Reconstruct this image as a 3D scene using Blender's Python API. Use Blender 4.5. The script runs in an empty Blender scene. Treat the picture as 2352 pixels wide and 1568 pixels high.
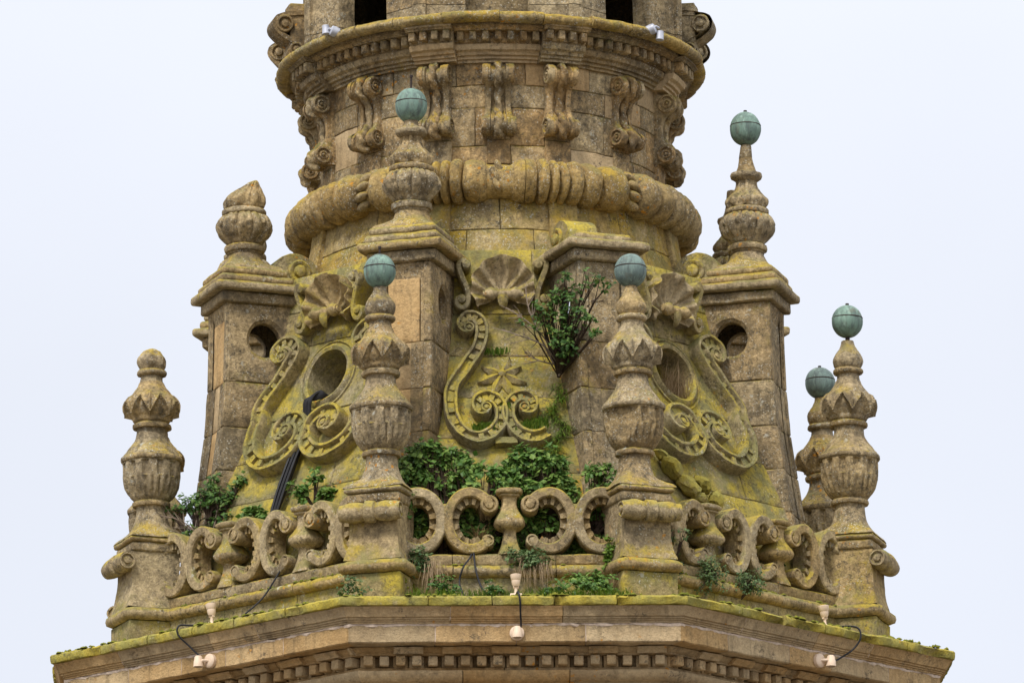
import bpy, math, random
from mathutils import Vector, Matrix, noise
random.seed(7)
sc = bpy.context.scene
COL = sc.collection
R = math.radians
GZ = -12.7            # ground level; z = 0 is the top of the main cornice

# ------------------------------------------------------------------ camera
PHI, ELEV, ROLL, DIST = R(2.3), R(13.8), R(0.7), 14500/240
h = Vector((-math.sin(PHI), -math.cos(PHI), 0))
right = Vector((math.cos(PHI), -math.sin(PHI), 0))
fwd = -(h*math.cos(ELEV)) + Vector((0, 0, math.sin(ELEV)))
up = right.cross(fwd)
aim = right*0.1705 + Vector((0, 0, 3.3179))
cr = right*math.cos(ROLL) - up*math.sin(ROLL)
cu = up*math.cos(ROLL) + right*math.sin(ROLL)
cd = bpy.data.cameras.new('camera')
cam = bpy.data.objects.new('camera', cd)
COL.objects.link(cam)
cp = aim - fwd*DIST
m = Matrix(((cr.x, cu.x, -fwd.x, cp.x), (cr.y, cu.y, -fwd.y, cp.y), (cr.z, cu.z, -fwd.z, cp.z), (0, 0, 0, 1)))
cam.matrix_world = m
cd.sensor_width = 36
cd.lens = 14500/2352*36
cd.clip_start = 1
cd.clip_end = 6000
sc.camera = cam

# ------------------------------------------------------------------ light
world = bpy.data.worlds.new('World')
sc.world = world
world.use_nodes = True
wn = world.node_tree
for n in list(wn.nodes):
    wn.nodes.remove(n)
SUN_EL, SUN_AZ = R(52), R(-28)     # azimuth from the front of the tower, + to the right
wo = wn.nodes.new('ShaderNodeOutputWorld')
bg = wn.nodes.new('ShaderNodeBackground')
bg.inputs['Strength'].default_value = 0.1
sky = wn.nodes.new('ShaderNodeTexSky')
sky.sky_type = 'NISHITA'
sky.sun_disc = False
sky.sun_elevation = SUN_EL
sky.sun_rotation = R(180) - SUN_AZ
geo = wn.nodes.new('ShaderNodeTexCoord')
sep = wn.nodes.new('ShaderNodeSeparateXYZ')
wn.links.new(geo.outputs['Generated'], sep.inputs[0])
ramp = wn.nodes.new('ShaderNodeValToRGB')      # overcast layer: brighter towards the zenith
ramp.color_ramp.interpolation = 'B_SPLINE'
e = ramp.color_ramp.elements
SKYG = 1.0
e[0].position = 0.0; e[0].color = (.428, .449, .502, 1)
e[1].position = 1.0; e[1].color = (1.75, 1.76, 1.79, 1)
for pos, c in ((.36, (.445, .463, .512)), (.62, (1.08, 1.09, 1.12))):
    q = e.new(pos); q.color = (*c, 1)
wn.links.new(sep.outputs['Z'], ramp.inputs[0])
nz = wn.nodes.new('ShaderNodeTexNoise')
nz.inputs['Scale'].default_value = 9; nz.inputs['Detail'].default_value = 3
wn.links.new(geo.outputs['Generated'], nz.inputs['Vector'])
mr = wn.nodes.new('ShaderNodeMapRange')
mr.inputs[1].default_value = .3; mr.inputs[2].default_value = .7
mr.inputs[3].default_value = 8.8; mr.inputs[4].default_value = 9.4
wn.links.new(nz.outputs['Fac'], mr.inputs[0])
mul = wn.nodes.new('ShaderNodeVectorMath'); mul.operation = 'SCALE'
wn.links.new(ramp.outputs[0], mul.inputs[0]); wn.links.new(mr.outputs[0], mul.inputs['Scale'])
sk2 = wn.nodes.new('ShaderNodeVectorMath'); sk2.operation = 'SCALE'
sk2.inputs['Scale'].default_value = 0.04       # little blue gets through the cloud
wn.links.new(sky.outputs[0], sk2.inputs[0])
add = wn.nodes.new('ShaderNodeVectorMath'); add.operation = 'ADD'
wn.links.new(mul.outputs[0], add.inputs[0]); wn.links.new(sk2.outputs[0], add.inputs[1])
wn.links.new(add.outputs[0], bg.inputs['Color'])
wn.links.new(bg.outputs[0], wo.inputs[0])

sl = bpy.data.lights.new('sun', 'SUN')
sl.energy = 1.5
sl.angle = R(11)
sl.color = (1, .95, .87)
so = bpy.data.objects.new('sun', sl)
COL.objects.link(so)
sdir = Vector((math.sin(SUN_AZ)*math.cos(SUN_EL), -math.cos(SUN_AZ)*math.cos(SUN_EL), math.sin(SUN_EL)))
so.rotation_euler = sdir.to_track_quat('Z', 'Y').to_euler()
so.location = sdir*60

sc.view_settings.view_transform = 'Standard'
sc.view_settings.look = 'None'
sc.view_settings.gamma = 1
sc.view_settings.use_curve_mapping = False
sc.view_settings.exposure = 0.95

# ------------------------------------------------------------------ materials
def stone_mat(name, base=(.40, .285, .15), dark=(.24, .165, .085), lichen=.5, lichen_col=(.33, .235, .035), olive=(.175, .16, .045),
              grime=.5, white=.5, orange=.3, top=.35, grain=1.0, streak=.0, vary=.5, mott=1.0):
    m = bpy.data.materials.new(name); m.use_nodes = True
    t = m.node_tree; N = t.nodes; L = t.links
    b = N['Principled BSDF']
    b.inputs['Roughness'].default_value = .92
    b.inputs['Specular IOR Level'].default_value = .15
    g = N.new('ShaderNodeNewGeometry')
    P = g.outputs['Position']
    oi = N.new('ShaderNodeObjectInfo')
    def nse(scale, detail=4, rough=.6, off=0.0, vec=None, dist=0.0):
        n = N.new('ShaderNodeTexNoise'); n.inputs['Scale'].default_value = scale
        n.inputs['Detail'].default_value = detail; n.inputs['Roughness'].default_value = rough
        n.inputs['Distortion'].default_value = dist
        v = N.new('ShaderNodeVectorMath'); v.operation = 'ADD'; v.inputs[1].default_value = (off, off*1.7, off*.6)
        L.new(vec if vec else P, v.inputs[0]); L.new(v.outputs[0], n.inputs['Vector'])
        return n.outputs['Fac']
    def mapr(s, a, bb, c=0, d=1):
        n = N.new('ShaderNodeMapRange'); n.inputs[1].default_value = a; n.inputs[2].default_value = bb
        n.inputs[3].default_value = c; n.inputs[4].default_value = d
        n.interpolation_type = 'SMOOTHSTEP'
        L.new(s, n.inputs[0]); return n.outputs[0]
    def mth(op, a, bb):
        n = N.new('ShaderNodeMath'); n.operation = op
        for i, x in enumerate((a, bb)):
            if isinstance(x, (int, float)): n.inputs[i].default_value = x
            else: L.new(x, n.inputs[i])
        return n.outputs[0]
    def mix(f, a, bb):
        n = N.new('ShaderNodeMix'); n.data_type = 'RGBA'
        if isinstance(f, (int, float)): n.inputs[0].default_value = f
        else: L.new(f, n.inputs[0])
        for i, x in ((6, a), (7, bb)):
            if isinstance(x, tuple): n.inputs[i].default_value = (*x, 1)
            else: L.new(x, n.inputs[i])
        return n.outputs[2]
    # stone body
    big = mapr(nse(1.7, 5, .65), .35, .68)
    c = mix(big, base, dark)
    grn = nse(48, 3, .7, 5)
    c = mix(mapr(grn, .30, .75, 0, .55*grain), c, tuple(x*.45 for x in dark))
    c = mix(mapr(nse(22, 4, .7, 9), .52, .8, 0, .5*grain), c, tuple(min(1, x*1.45) for x in base))
    # every stone its own tone
    hv = N.new('ShaderNodeHueSaturation')
    L.new(mapr(oi.outputs['Random'], 0, 1, .5-.006*vary, .5+.010*vary), hv.inputs['Hue'])
    L.new(mapr(oi.outputs['Random'], 0, 1, 1.08, .86), hv.inputs['Saturation'])
    v1 = mth('FRACT', mth('MULTIPLY', oi.outputs['Random'], 7.31), 0)
    L.new(mapr(v1, 0, 1, 1-.26*vary, 1+.24*vary), hv.inputs['Value'])
    L.new(c, hv.inputs['Color']); c = hv.outputs[0]
    # mottling of the worn surface
    hm = N.new('ShaderNodeVectorMath'); hm.operation = 'SCALE'
    L.new(c, hm.inputs[0]); L.new(mapr(nse(15, 9, .82, 14), .32, .70, 1-.42*mott, 1+.5*mott), hm.inputs['Scale']); c = hm.outputs[0]
    # brown-grey weathering film in patches
    gm = mth('MULTIPLY', mapr(nse(3.1, 6, .72, 21), .60-.32*grime, .86-.32*grime), mapr(nse(17, 4, .7, 2), .25, .6))
    c = mix(mth('MULTIPLY', gm, .85), c, (.105, .083, .055))
    # yellow / olive crust lichen, more on what faces up
    sp = N.new('ShaderNodeSeparateXYZ'); L.new(g.outputs['Normal'], sp.inputs[0])
    upn = mapr(sp.outputs['Z'], -.1, .9, 0, top)
    lv = mth('ADD', mth('ADD', mth('MULTIPLY', nse(2.3, 5, .65, 33), .72), mth('MULTIPLY', nse(13, 5, .75, 40), .42)), upn)
    lm = mapr(lv, .80-.42*lichen, 1.0-.42*lichen)
    lc = mix(mapr(nse(4.2, 4, .6, 51), .38, .62), lichen_col, olive)
    lc = mix(mapr(nse(34, 3, .7, 57), .4, .72, 0, .6), lc, tuple(x*.5 for x in olive))
    c = mix(mth('MULTIPLY', lm, .88), c, lc)
    # grey-black speckle lichen
    def spots(scale, thr, off, soft=.08):
        v = N.new('ShaderNodeTexVoronoi'); v.inputs['Scale'].default_value = scale
        va = N.new('ShaderNodeVectorMath'); va.operation = 'ADD'
        nv = N.new('ShaderNodeTexNoise'); nv.inputs['Scale'].default_value = scale*1.3
        L.new(P, nv.inputs['Vector'])
        sv = N.new('ShaderNodeVectorMath'); sv.operation = 'SCALE'; sv.inputs['Scale'].default_value = .9/scale
        L.new(nv.outputs['Color'], sv.inputs[0]); L.new(sv.outputs[0], va.inputs[0])
        vo = N.new('ShaderNodeVectorMath'); vo.operation = 'ADD'; vo.inputs[1].default_value = (off, off, off)
        L.new(P, vo.inputs[0]); L.new(vo.outputs[0], va.inputs[1])
        L.new(va.outputs[0], v.inputs['Vector'])
        return mapr(v.outputs['Distance'], thr+soft, thr, 0, 1)
    patch = mapr(nse(2.6, 4, .7, 71), .56-.25*grime, .70-.25*grime)
    c = mix(mth('MULTIPLY', mth('MULTIPLY', mapr(nse(24, 5, .8, 77), .51, .61), patch), .72), c, (.065, .058, .047))
    wp = mapr(nse(3.3, 4, .7, 88), .66-.3*white, .78-.3*white)
    c = mix(mth('MULTIPLY', mth('MULTIPLY', mth('MULTIPLY', spots(42, .24, 3, .14), mapr(nse(60, 2, .6, 6), .42, .55)), wp), .75), c, (.50, .47, .39))
    c = mix(mth('MULTIPLY', mth('MULTIPLY', mth('MULTIPLY', spots(10, .16, 11, .1), mapr(nse(45, 3, .7, 16), .42, .55)), mapr(nse(1.9, 3, .6, 99), .70-.2*white, .76-.2*white)), .7), c, (.46, .46, .40))
    op = mapr(nse(2.1, 3, .6, 120), .68-.25*orange, .76-.25*orange)
    c = mix(mth('MULTIPLY', mth('MULTIPLY', spots(17, .22, 17), op), .85), c, (.50, .22, .025))
    if streak:
        # run-off stains with a shape of their own
        mp = N.new('ShaderNodeMapping'); mp.inputs['Scale'].default_value = (7, 7, .7); L.new(P, mp.inputs['Vector'])
        st = nse(1.6, 4, .6, 7, mp.outputs[0])
        c = mix(mth('MULTIPLY', mapr(st, .52, .70), streak), c, (.12, .09, .05))
    L.new(c, b.inputs['Base Color'])
    bp = N.new('ShaderNodeBump'); bp.inputs['Strength'].default_value = .8; bp.inputs['Distance'].default_value = .02
    hh = mth('ADD', mth('ADD', mth('MULTIPLY', nse(26, 6, .75, 4), 1.0), mth('MULTIPLY', grn, .5)), mth('MULTIPLY', lm, .25))
    L.new(hh, bp.inputs['Height']); L.new(bp.outputs[0], b.inputs['Normal'])
    return m

def flat_mat(name, col, rough=.6, metal=0, var=.0, scale=20, col2=None, spec=.3):
    m = bpy.data.materials.new(name); m.use_nodes = True
    t = m.node_tree; N = t.nodes; L = t.links; b = N['Principled BSDF']
    b.inputs['Roughness'].default_value = rough; b.inputs['Metallic'].default_value = metal
    b.inputs['Specular IOR Level'].default_value = spec
    g = N.new('ShaderNodeNewGeometry')
    n = N.new('ShaderNodeTexNoise'); n.inputs['Scale'].default_value = scale; n.inputs['Detail'].default_value = 4
    L.new(g.outputs['Position'], n.inputs['Vector'])
    x = N.new('ShaderNodeMix'); x.data_type = 'RGBA'
    r = N.new('ShaderNodeMapRange'); r.inputs[1].default_value = .35; r.inputs[2].default_value = .65
    L.new(n.outputs['Fac'], r.inputs[0]); L.new(r.outputs[0], x.inputs[0])
    x.inputs[6].default_value = (*col, 1)
    x.inputs[7].default_value = (*(col2 if col2 else tuple(c*(1-var) for c in col)), 1)
    L.new(x.outputs[2], b.inputs['Base Color'])
    return m

def leaf_mat(name, c1, c2, c3):
    m = bpy.data.materials.new(name); m.use_nodes = True
    t = m.node_tree; N = t.nodes; L = t.links; b = N['Principled BSDF']
    b.inputs['Roughness'].default_value = .5
    b.inputs['Specular IOR Level'].default_value = .3
    g = N.new('ShaderNodeNewGeometry')
    r = N.new('ShaderNodeValToRGB')
    e = r.color_ramp.elements
    e[0].color = (*c1, 1); e[1].color = (*c3, 1); q = e.new(.5); q.color = (*c2, 1)
    L.new(g.outputs['Random Per Island'], r.inputs[0])
    L.new(r.outputs[0], b.inputs['Base Color'])
    tr = N.new('ShaderNodeBsdfTranslucent'); L.new(r.outputs[0], tr.inputs[0])
    ms = N.new('ShaderNodeMixShader'); ms.inputs[0].default_value = .25
    L.new(b.outputs[0], ms.inputs[1]); L.new(tr.outputs[0], ms.inputs[2])
    L.new(ms.outputs[0], N['Material Output'].inputs[0])
    return m

def copper_mat(name, g1, g2):
    m = bpy.data.materials.new(name); m.use_nodes = True
    t = m.node_tree; N = t.nodes; L = t.links; b = N['Principled BSDF']
    b.inputs['Roughness'].default_value = .7; b.inputs['Specular IOR Level'].default_value = .25
    tc = N.new('ShaderNodeNewGeometry')
    mp = N.new('ShaderNodeMapping'); mp.inputs['Scale'].default_value = (9, 9, 1.6)
    L.new(tc.outputs['Position'], mp.inputs['Vector'])
    def nz(s, v, d=5):
        n = N.new('ShaderNodeTexNoise'); n.inputs['Scale'].default_value = s; n.inputs['Detail'].default_value = d
        n.inputs['Roughness'].default_value = .7
        L.new(v, n.inputs['Vector']); return n.outputs['Fac']
    def mr(s, a, c, lo=0, hi=1):
        r = N.new('ShaderNodeMapRange'); r.inputs[1].default_value = a; r.inputs[2].default_value = c
        r.inputs[3].default_value = lo; r.inputs[4].default_value = hi
        L.new(s, r.inputs[0]); return r.outputs[0]
    def mx(f, a, c):
        x = N.new('ShaderNodeMix'); x.data_type = 'RGBA'; L.new(f, x.inputs[0])
        for i, v in ((6, a), (7, c)):
            if isinstance(v, tuple): x.inputs[i].default_value = (*v, 1)
            else: L.new(v, x.inputs[i])
        return x.outputs[2]
    c = mx(mr(nz(5, tc.outputs['Position']), .35, .65), g1, g2)
    c = mx(mr(nz(2.2, mp.outputs[0]), .42, .66, 0, .85), c, (.075, .095, .095))
    c = mx(mr(nz(3.1, mp.outputs[0], 3), .55, .70, 0, .6), c, (.30, .42, .36))
    c = mx(mr(nz(9, tc.outputs['Position'], 6), .56, .70, 0, .5), c, (.13, .10, .06))
    c = mx(mr(nz(30, tc.outputs['Position']), .6, .75, 0, .6), c, (.06, .07, .065))
    L.new(c, b.inputs['Base Color'])
    bp = N.new('ShaderNodeBump'); bp.inputs['Strength'].default_value = .25; bp.inputs['Distance'].default_value = .01
    L.new(nz(14, tc.outputs['Position']), bp.inputs['Height']); L.new(bp.outputs[0], b.inputs['Normal'])
    return m

M = dict(
    fresh=stone_mat('fresh_sandstone', (.52, .37, .195), (.42, .28, .135), lichen=.10, grime=.30, white=.12, orange=.3, top=.15, streak=.4, vary=.5, mott=.4, grain=.5),
    weather=stone_mat('weathered_sandstone', (.45, .335, .185), (.31, .225, .115), lichen=.31, lichen_col=(.41, .30, .05), grime=.66, white=.78, orange=.24, top=.3, streak=.3, vary=.7),
    drum=stone_mat('drum_sandstone', (.48, .345, .175), (.35, .24, .115), lichen=.36, lichen_col=(.42, .275, .045), grime=.62, white=.78, orange=.36, top=.3, streak=.35, vary=.85),
    panel=stone_mat('lichen_covered_sandstone', (.41, .33, .17), (.29, .235, .12), lichen=.66, lichen_col=(.46, .355, .045), olive=(.22, .205, .08), grime=.46, white=.5, orange=.35, top=.28, vary=.3),
    ochre=stone_mat('ochre_sandstone', (.47, .35, .15), (.35, .245, .095), lichen=.62, lichen_col=(.47, .315, .045), olive=(.25, .21, .07), grime=.5, white=.72, orange=.5, top=.28, vary=.25),
    ring=stone_mat('garland_sandstone', (.47, .345, .16), (.35, .245, .105), lichen=.44, lichen_col=(.46, .31, .05), olive=(.27, .22, .08), grime=.55, white=.76, orange=.45, top=.26, vary=.3),
    coping=stone_mat('mossy_coping_stone', (.42, .33, .14), (.32, .25, .10), lichen=1.0, lichen_col=(.44, .35, .05), olive=(.30, .275, .07), grime=.25, white=.3, orange=.1, top=.25, vary=.3),
    urn=stone_mat('urn_sandstone', (.46, .35, .19), (.32, .235, .125), lichen=.33, lichen_col=(.44, .31, .05), olive=(.25, .215, .085), grime=.66, white=.76, orange=.38, top=.24, vary=.3),
    balus=stone_mat('balustrade_sandstone', (.46, .35, .185), (.33, .24, .125), lichen=.48, lichen_col=(.44, .325, .045), olive=(.25, .225, .085), grime=.45, white=.5, orange=.34, top=.36, vary=.3),
    shell=stone_mat('tan_shell_stone', (.50, .385, .215), (.40, .30, .16), lichen=.46, lichen_col=(.45, .34, .07), grime=.3, white=.45, orange=.2, top=.25, vary=.2),
    moss=flat_mat('moss_cushion', (.20, .19, .03), .95, scale=30, col2=(.09, .11, .02), spec=.05),
    mortar=flat_mat('pale_mortar', (.62, .50, .40), .95, var=.25, scale=30, spec=.1),
    cu_green=copper_mat('green_copper', (.19, .295, .24), (.14, .215, .185)),
    cu_grey=copper_mat('grey_green_copper', (.17, .24, .215), (.12, .165, .16)),
    iron=flat_mat('rusty_iron', (.05, .035, .03), .8, var=.5, scale=60),
    cable=flat_mat('black_cable', (.02, .02, .024), .6, var=.4),
    cream=flat_mat('cream_enamel', (.72, .56, .42), .5, var=.12, scale=12),
    grey_metal=flat_mat('grey_aluminium', (.50, .52, .60), .45, .2, var=.25, scale=15),
    glass=flat_mat('lamp_glass', (.10, .10, .12), .15, spec=.6),
    leaf=leaf_mat('bramble_leaf', (.05, .115, .02), (.10, .20, .035), (.22, .32, .07)),
    leaf_dark=leaf_mat('dark_leaf', (.028, .075, .016), (.065, .145, .028), (.15, .235, .05)),
    leaf_blue=leaf_mat('grey_green_leaf', (.05, .10, .035), (.095, .16, .055), (.15, .21, .075)),
    grass=leaf_mat('grass_blade', (.06, .13, .012), (.11, .20, .02), (.20, .27, .04)),
    dry=leaf_mat('dry_stalk', (.22, .15, .08), (.31, .22, .12), (.38, .28, .17)),
    twig=flat_mat('twig_bark', (.075, .05, .035), .9, var=.5, scale=40),
    bare=flat_mat('bare_twig', (.27, .21, .16), .9, var=.4, scale=40),
    ground=flat_mat('town_paving', (.17, .145, .115), .95, var=.35, scale=.3, spec=.1),
)

# ------------------------------------------------------------------ helpers
def fbm(p, f, amp):
    v = noise.noise_vector(p*f)
    w = noise.noise_vector(p*(f*3.3)+Vector((7, 3, 1)))
    x = noise.noise_vector(p*(f*9)+Vector((1, 9, 4)))
    return (v + w*.55 + x*.3)*amp

class MB:
    def __init__(s): s.v = []; s.f = []
    def add(s, vs, fs):
        o = len(s.v)
        s.v += [Vector(v) for v in vs]
        s.f += [tuple(i+o for i in f) for f in fs]
    def xf(s, mat):
        s.v = [mat @ v for v in s.v]; return s
    def rough(s, amp, f=5.0, off=0):
        o = Vector((off, off*1.3, -off))
        s.v = [v + fbm(v+o, f, amp) for v in s.v]; return s
    def grid(s, rows, closed=False, flip=False):
        n = len(rows[0]); vs = [p for r in rows for p in r]; fs = []
        for i in range(len(rows)-1):
            for j in range(n if closed else n-1):
                k = (j+1) % n
                q = (i*n+j, i*n+k, (i+1)*n+k, (i+1)*n+j)
                fs.append(q[::-1] if flip else q)
        s.add(vs, fs)
    def build(s, name, mat, parent=None, loc=(0, 0, 0), smooth=40):
        me = bpy.data.meshes.new(name)
        me.from_pydata([tuple(v) for v in s.v], [], s.f)
        if smooth:
            me.shade_smooth()
            me.set_sharp_from_angle(angle=R(smooth))
        me.materials.append(M[mat])
        o = bpy.data.objects.new(name, me)
        COL.objects.link(o)
        if parent: o.parent = parent
        o.location = loc
        return o

def thing(name, label, cat, loc=(0, 0, 0), rz=0, group=None):
    o = bpy.data.objects.new(name, None); COL.objects.link(o)
    o.empty_display_size = .2
    o.location = loc; o.rotation_euler = (0, 0, rz)
    if name in ('pinnacle', 'stone_finial'):
        rr = random.Random(label); o.rotation_euler = (rr.uniform(-.012, .012), rr.uniform(-.014, .014), rz)
    return tag(o, label, cat, group)
def tag(o, label, cat, group=None):
    o['label'] = label; o['category'] = cat
    if group: o['group'] = group
    return o
def kind(o, k): o['kind'] = k; return o

def pol(A, r, z):                                   # angle from the front (degrees, + to the right)
    a = R(A); return Vector((r*math.sin(a), -r*math.cos(a), z))
def rotz(A): return Matrix.Rotation(R(A), 4, 'Z')

def lerp_list(a, b, n): return [a+(b-a)*i/n for i in range(n+1)]

def stone(mb, f, u0, u1, v0, v1, nu, nv, gap=.004, ch=.012, thick=.18, amp=.006, dfun=None):
    """One stone laid on a surface f(u, v, d): worn edges, a rough face, sides running back."""
    U = [u0+gap, u0+gap+ch] + lerp_list(u0+gap+ch, u1-gap-ch, nu)[1:-1] + [u1-gap-ch, u1-gap]
    V = [v0+gap, v0+gap+ch] + lerp_list(v0+gap+ch, v1-gap-ch, nv)[1:-1] + [v1-gap-ch, v1-gap]
    rows = []
    for j, v in enumerate(V):
        row = []
        for i, u in enumerate(U):
            bd = (i in (0, len(U)-1)) or (j in (0, len(V)-1))
            d = -ch*.9 if bd else 0
            if dfun: d += dfun(u, v)
            p = f(u, v, d)
            p = p + fbm(p, 7, amp)
            row.append(p)
        rows.append(row)
    mb.grid(rows)
    n = len(U)
    ring = [(i, 0) for i in range(n)] + [(n-1, j) for j in range(1, len(V))] + [(i, len(V)-1) for i in range(n-2, -1, -1)] + [(0, j) for j in range(len(V)-2, 0, -1)]
    a = [rows[j][i] for i, j in ring]
    b = [f(U[i], V[j], -thick) for i, j in ring]
    mb.grid([a, b], closed=True, flip=True)

def stone_hole(mb, f, u0, u1, v0, v1, cu_, cv_, rx, ry, n=40, gap=.004, ch=.012, thick=.3, splay=.0, rim=.0, amp=.005, through=True, rimw=.05):
    """A stone pierced by an oval opening, with its reveal and an optional raised rim."""
    per = []
    for k in range(n):
        a = 2*math.pi*k/n
        c, s_ = math.cos(a), math.sin(a)
        tx = ((u1-gap-cu_) if c > 0 else (cu_-u0-gap))/max(abs(c), 1e-6)
        ty = ((v1-gap-cv_) if s_ > 0 else (cv_-v0-gap))/max(abs(s_), 1e-6)
        q = min(tx, ty); per.append((cu_+c*q, cv_+s_*q, c, s_))
    # snap the four corners
    for cx, cy in ((u0+gap, v0+gap), (u1-gap, v0+gap), (u0+gap, v1-gap), (u1-gap, v1-gap)):
        k = min(range(n), key=lambda i: (per[i][0]-cx)**2+(per[i][1]-cy)**2)
        per[k] = (cx, cy, per[k][2], per[k][3])
    rows = [[f(p[0], p[1], -thick) for p in per], [f(p[0], p[1], -ch) for p in per]]
    def pt(p, k, d):
        hx, hy = cu_+p[2]*rx, cv_+p[3]*ry
        q = f(p[0]+(hx-p[0])*k, p[1]+(hy-p[1])*k, d); return q + fbm(q, 7, amp)
    for k in (.04, .2, .4, .6, .78): rows.append([pt(p, k, 0) for p in per])
    def hp(p, e, d):
        q = f(cu_+p[2]*(rx+e), cv_+p[3]*(ry+e), d); return q + fbm(q, 7, amp)
    if rim:
        for e_, d in ((rimw+.03, 0), (rimw+.025, .02), (rimw+.012, .022), (rimw, .0), (rimw-.012, rim*.6), (rimw*.4, rim), (.0, rim*.7)):
            rows.append([hp(p, e_, d) for p in per])
    else:
        rows.append([hp(p, .035, 0) for p in per]); rows.append([hp(p, .0, -.03) for p in per])
    for e_, d in ((-splay*.3, -thick*.3), (-splay*.6, -thick*.6), (-splay, -thick)):
        rows.append([hp(p, e_, d) for p in per])
    mb.grid(rows, closed=True)

def box(mb, cx, cy, cz, sx, sy, sz, ch=.012, n=(3, 2, 2), taper=1.0, taper_y=None, fn=None):
    """Box with worn edges; taper scales the top."""
    hx, hy, hz = sx/2, sy/2, sz/2
    if taper_y is None: taper_y = taper
    def ax(hh, k): return [-hh, -hh+ch] + lerp_list(-hh+ch, hh-ch, k)[1:-1] + [hh-ch, hh]
    X, Y, Z = ax(hx, n[0]), ax(hy, n[1]), ax(hz, n[2])
    idx = {}; vs = []; fs = []
    def vid(i, j, k):
        key = (i, j, k)
        if key not in idx:
            x, y, z = X[i], Y[j], Z[k]
            ext = (i in (0, len(X)-1)) + (j in (0, len(Y)-1)) + (k in (0, len(Z)-1))
            if ext >= 2:
                q = ch*(.35 if ext == 2 else .5)
                if i in (0, len(X)-1): x -= math.copysign(q, x)
                if j in (0, len(Y)-1): y -= math.copysign(q, y)
                if k in (0, len(Z)-1): z -= math.copysign(q, z)
            tt = (z+hz)/sz
            x *= 1+(taper-1)*tt; y *= 1+(taper_y-1)*tt
            p = Vector((cx+x, cy+y, cz+z))
            if fn: p = fn(p)
            idx[key] = len(vs); vs.append(p)
        return idx[key]
    a, b, c = len(X)-1, len(Y)-1, len(Z)-1
    for i in range(a):
        for j in range(b):
            fs.append((vid(i, j, 0), vid(i, j+1, 0), vid(i+1, j+1, 0), vid(i+1, j, 0)))
            fs.append((vid(i, j, c), vid(i+1, j, c), vid(i+1, j+1, c), vid(i, j+1, c)))
        for k in range(c):
            fs.append((vid(i, 0, k), vid(i+1, 0, k), vid(i+1, 0, k+1), vid(i, 0, k+1)))
            fs.append((vid(i, b, k), vid(i, b, k+1), vid(i+1, b, k+1), vid(i+1, b, k)))
    for j in range(b):
        for k in range(c):
            fs.append((vid(0, j, k), vid(0, j, k+1), vid(0, j+1, k+1), vid(0, j+1, k)))
            fs.append((vid(a, j, k), vid(a, j+1, k), vid(a, j+1, k+1), vid(a, j, k+1)))
    mb.add(vs, fs)

def catmull(pts, n=3):
    out = []
    for i in range(len(pts)-1):
        p0 = pts[max(i-1, 0)]; p1 = pts[i]; p2 = pts[i+1]; p3 = pts[min(i+2, len(pts)-1)]
        for k in range(n):
            t = k/n
            out.append(tuple(.5*((2*b)+(-a+c)*t+(2*a-5*b+4*c-d)*t*t+(-a+3*b-3*c+d)*t**3) for a, b, c, d in zip(p0, p1, p2, p3)))
    out.append(tuple(pts[-1])); return out

def lathe(mb, prof, seg=48, mod=None, cx=0, cy=0, sq=None, cap=True):
    """prof = [(z, r)]; mod(theta, z, r) -> r; sq(z) in 0..1 squares the section."""
    rows = []
    for z, r in prof:
        row = []
        for k in range(seg):
            a = 2*math.pi*k/seg
            rr = mod(a, z, r) if mod else r
            if sq:
                q = sq(z)
                if q > 0:
                    e_ = 1/max(abs(math.cos(a)), abs(math.sin(a)))
                    rr *= 1+(e_-1)*q
            row.append(Vector((cx+rr*math.cos(a), cy+rr*math.sin(a), z)))
        rows.append(row)
    if cap:
        rows = [[Vector((cx, cy, prof[0][0]))]*seg] + rows + [[Vector((cx, cy, prof[-1][0]))]*seg]
    mb.grid(rows, closed=True)

def frame_path(pts):
    """Unit normals (to the left) of a 2D polyline."""
    out = []
    for i in range(len(pts)):
        a = pts[max(i-1, 0)]; b = pts[min(i+1, len(pts)-1)]
        dx, dy = b[0]-a[0], b[1]-a[1]; l = math.hypot(dx, dy) or 1
        out.append((-dy/l, dx/l))
    return out

def ribbon(mb, F, pts, section, wscale=None):
    """Sweep a section [(w, d)] along a polyline lying on a surface F(u, v, d)."""
    nr = frame_path(pts); rows = []
    for i, (p, n) in enumerate(zip(pts, nr)):
        k = wscale(i/(len(pts)-1)) if wscale else 1
        rows.append([F(p[0]+n[0]*w*k, p[1]+n[1]*w*k, d) for w, d in section])
    mb.grid(rows, flip=True)
    for r, fl in ((rows[0], False), (rows[-1], True)):
        ii = list(range(len(r)))
        mb.add(r, [tuple(ii[::-1] if fl else ii)])

def tube(mb, pts, r, seg=6, mod=None):
    pts = [Vector(p) for p in pts]; rows = []
    for i, p in enumerate(pts):
        t = (pts[min(i+1, len(pts)-1)]-pts[max(i-1, 0)]).normalized()
        a = t.orthogonal() if i == 0 else (prev - t*prev.dot(t))
        a.normalize(); prev = a
        b = t.cross(a)
        rr = r(i/(len(pts)-1)) if callable(r) else r
        rows.append([p + (a*math.cos(q)+b*math.sin(q))*(mod(q, i/(len(pts)-1), rr) if mod else rr) for q in [2*math.pi*k/seg for k in range(seg)]])
    mb.grid(rows, closed=True)
    mb.add(rows[0], [tuple(range(seg))[::-1]]); mb.add(rows[-1], [tuple(range(seg))])

def disc(mb, F, u, v, prof, seg=28, sx=1.0):
    """A turned boss standing on a surface F(u, v, d); prof = [(r, d)] from the outside in."""
    rows = [[F(u+sx*r*math.cos(2*math.pi*k/seg), v+r*math.sin(2*math.pi*k/seg), d) for k in range(seg)] for r, d in prof]
    mb.grid(rows, closed=True)

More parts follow.
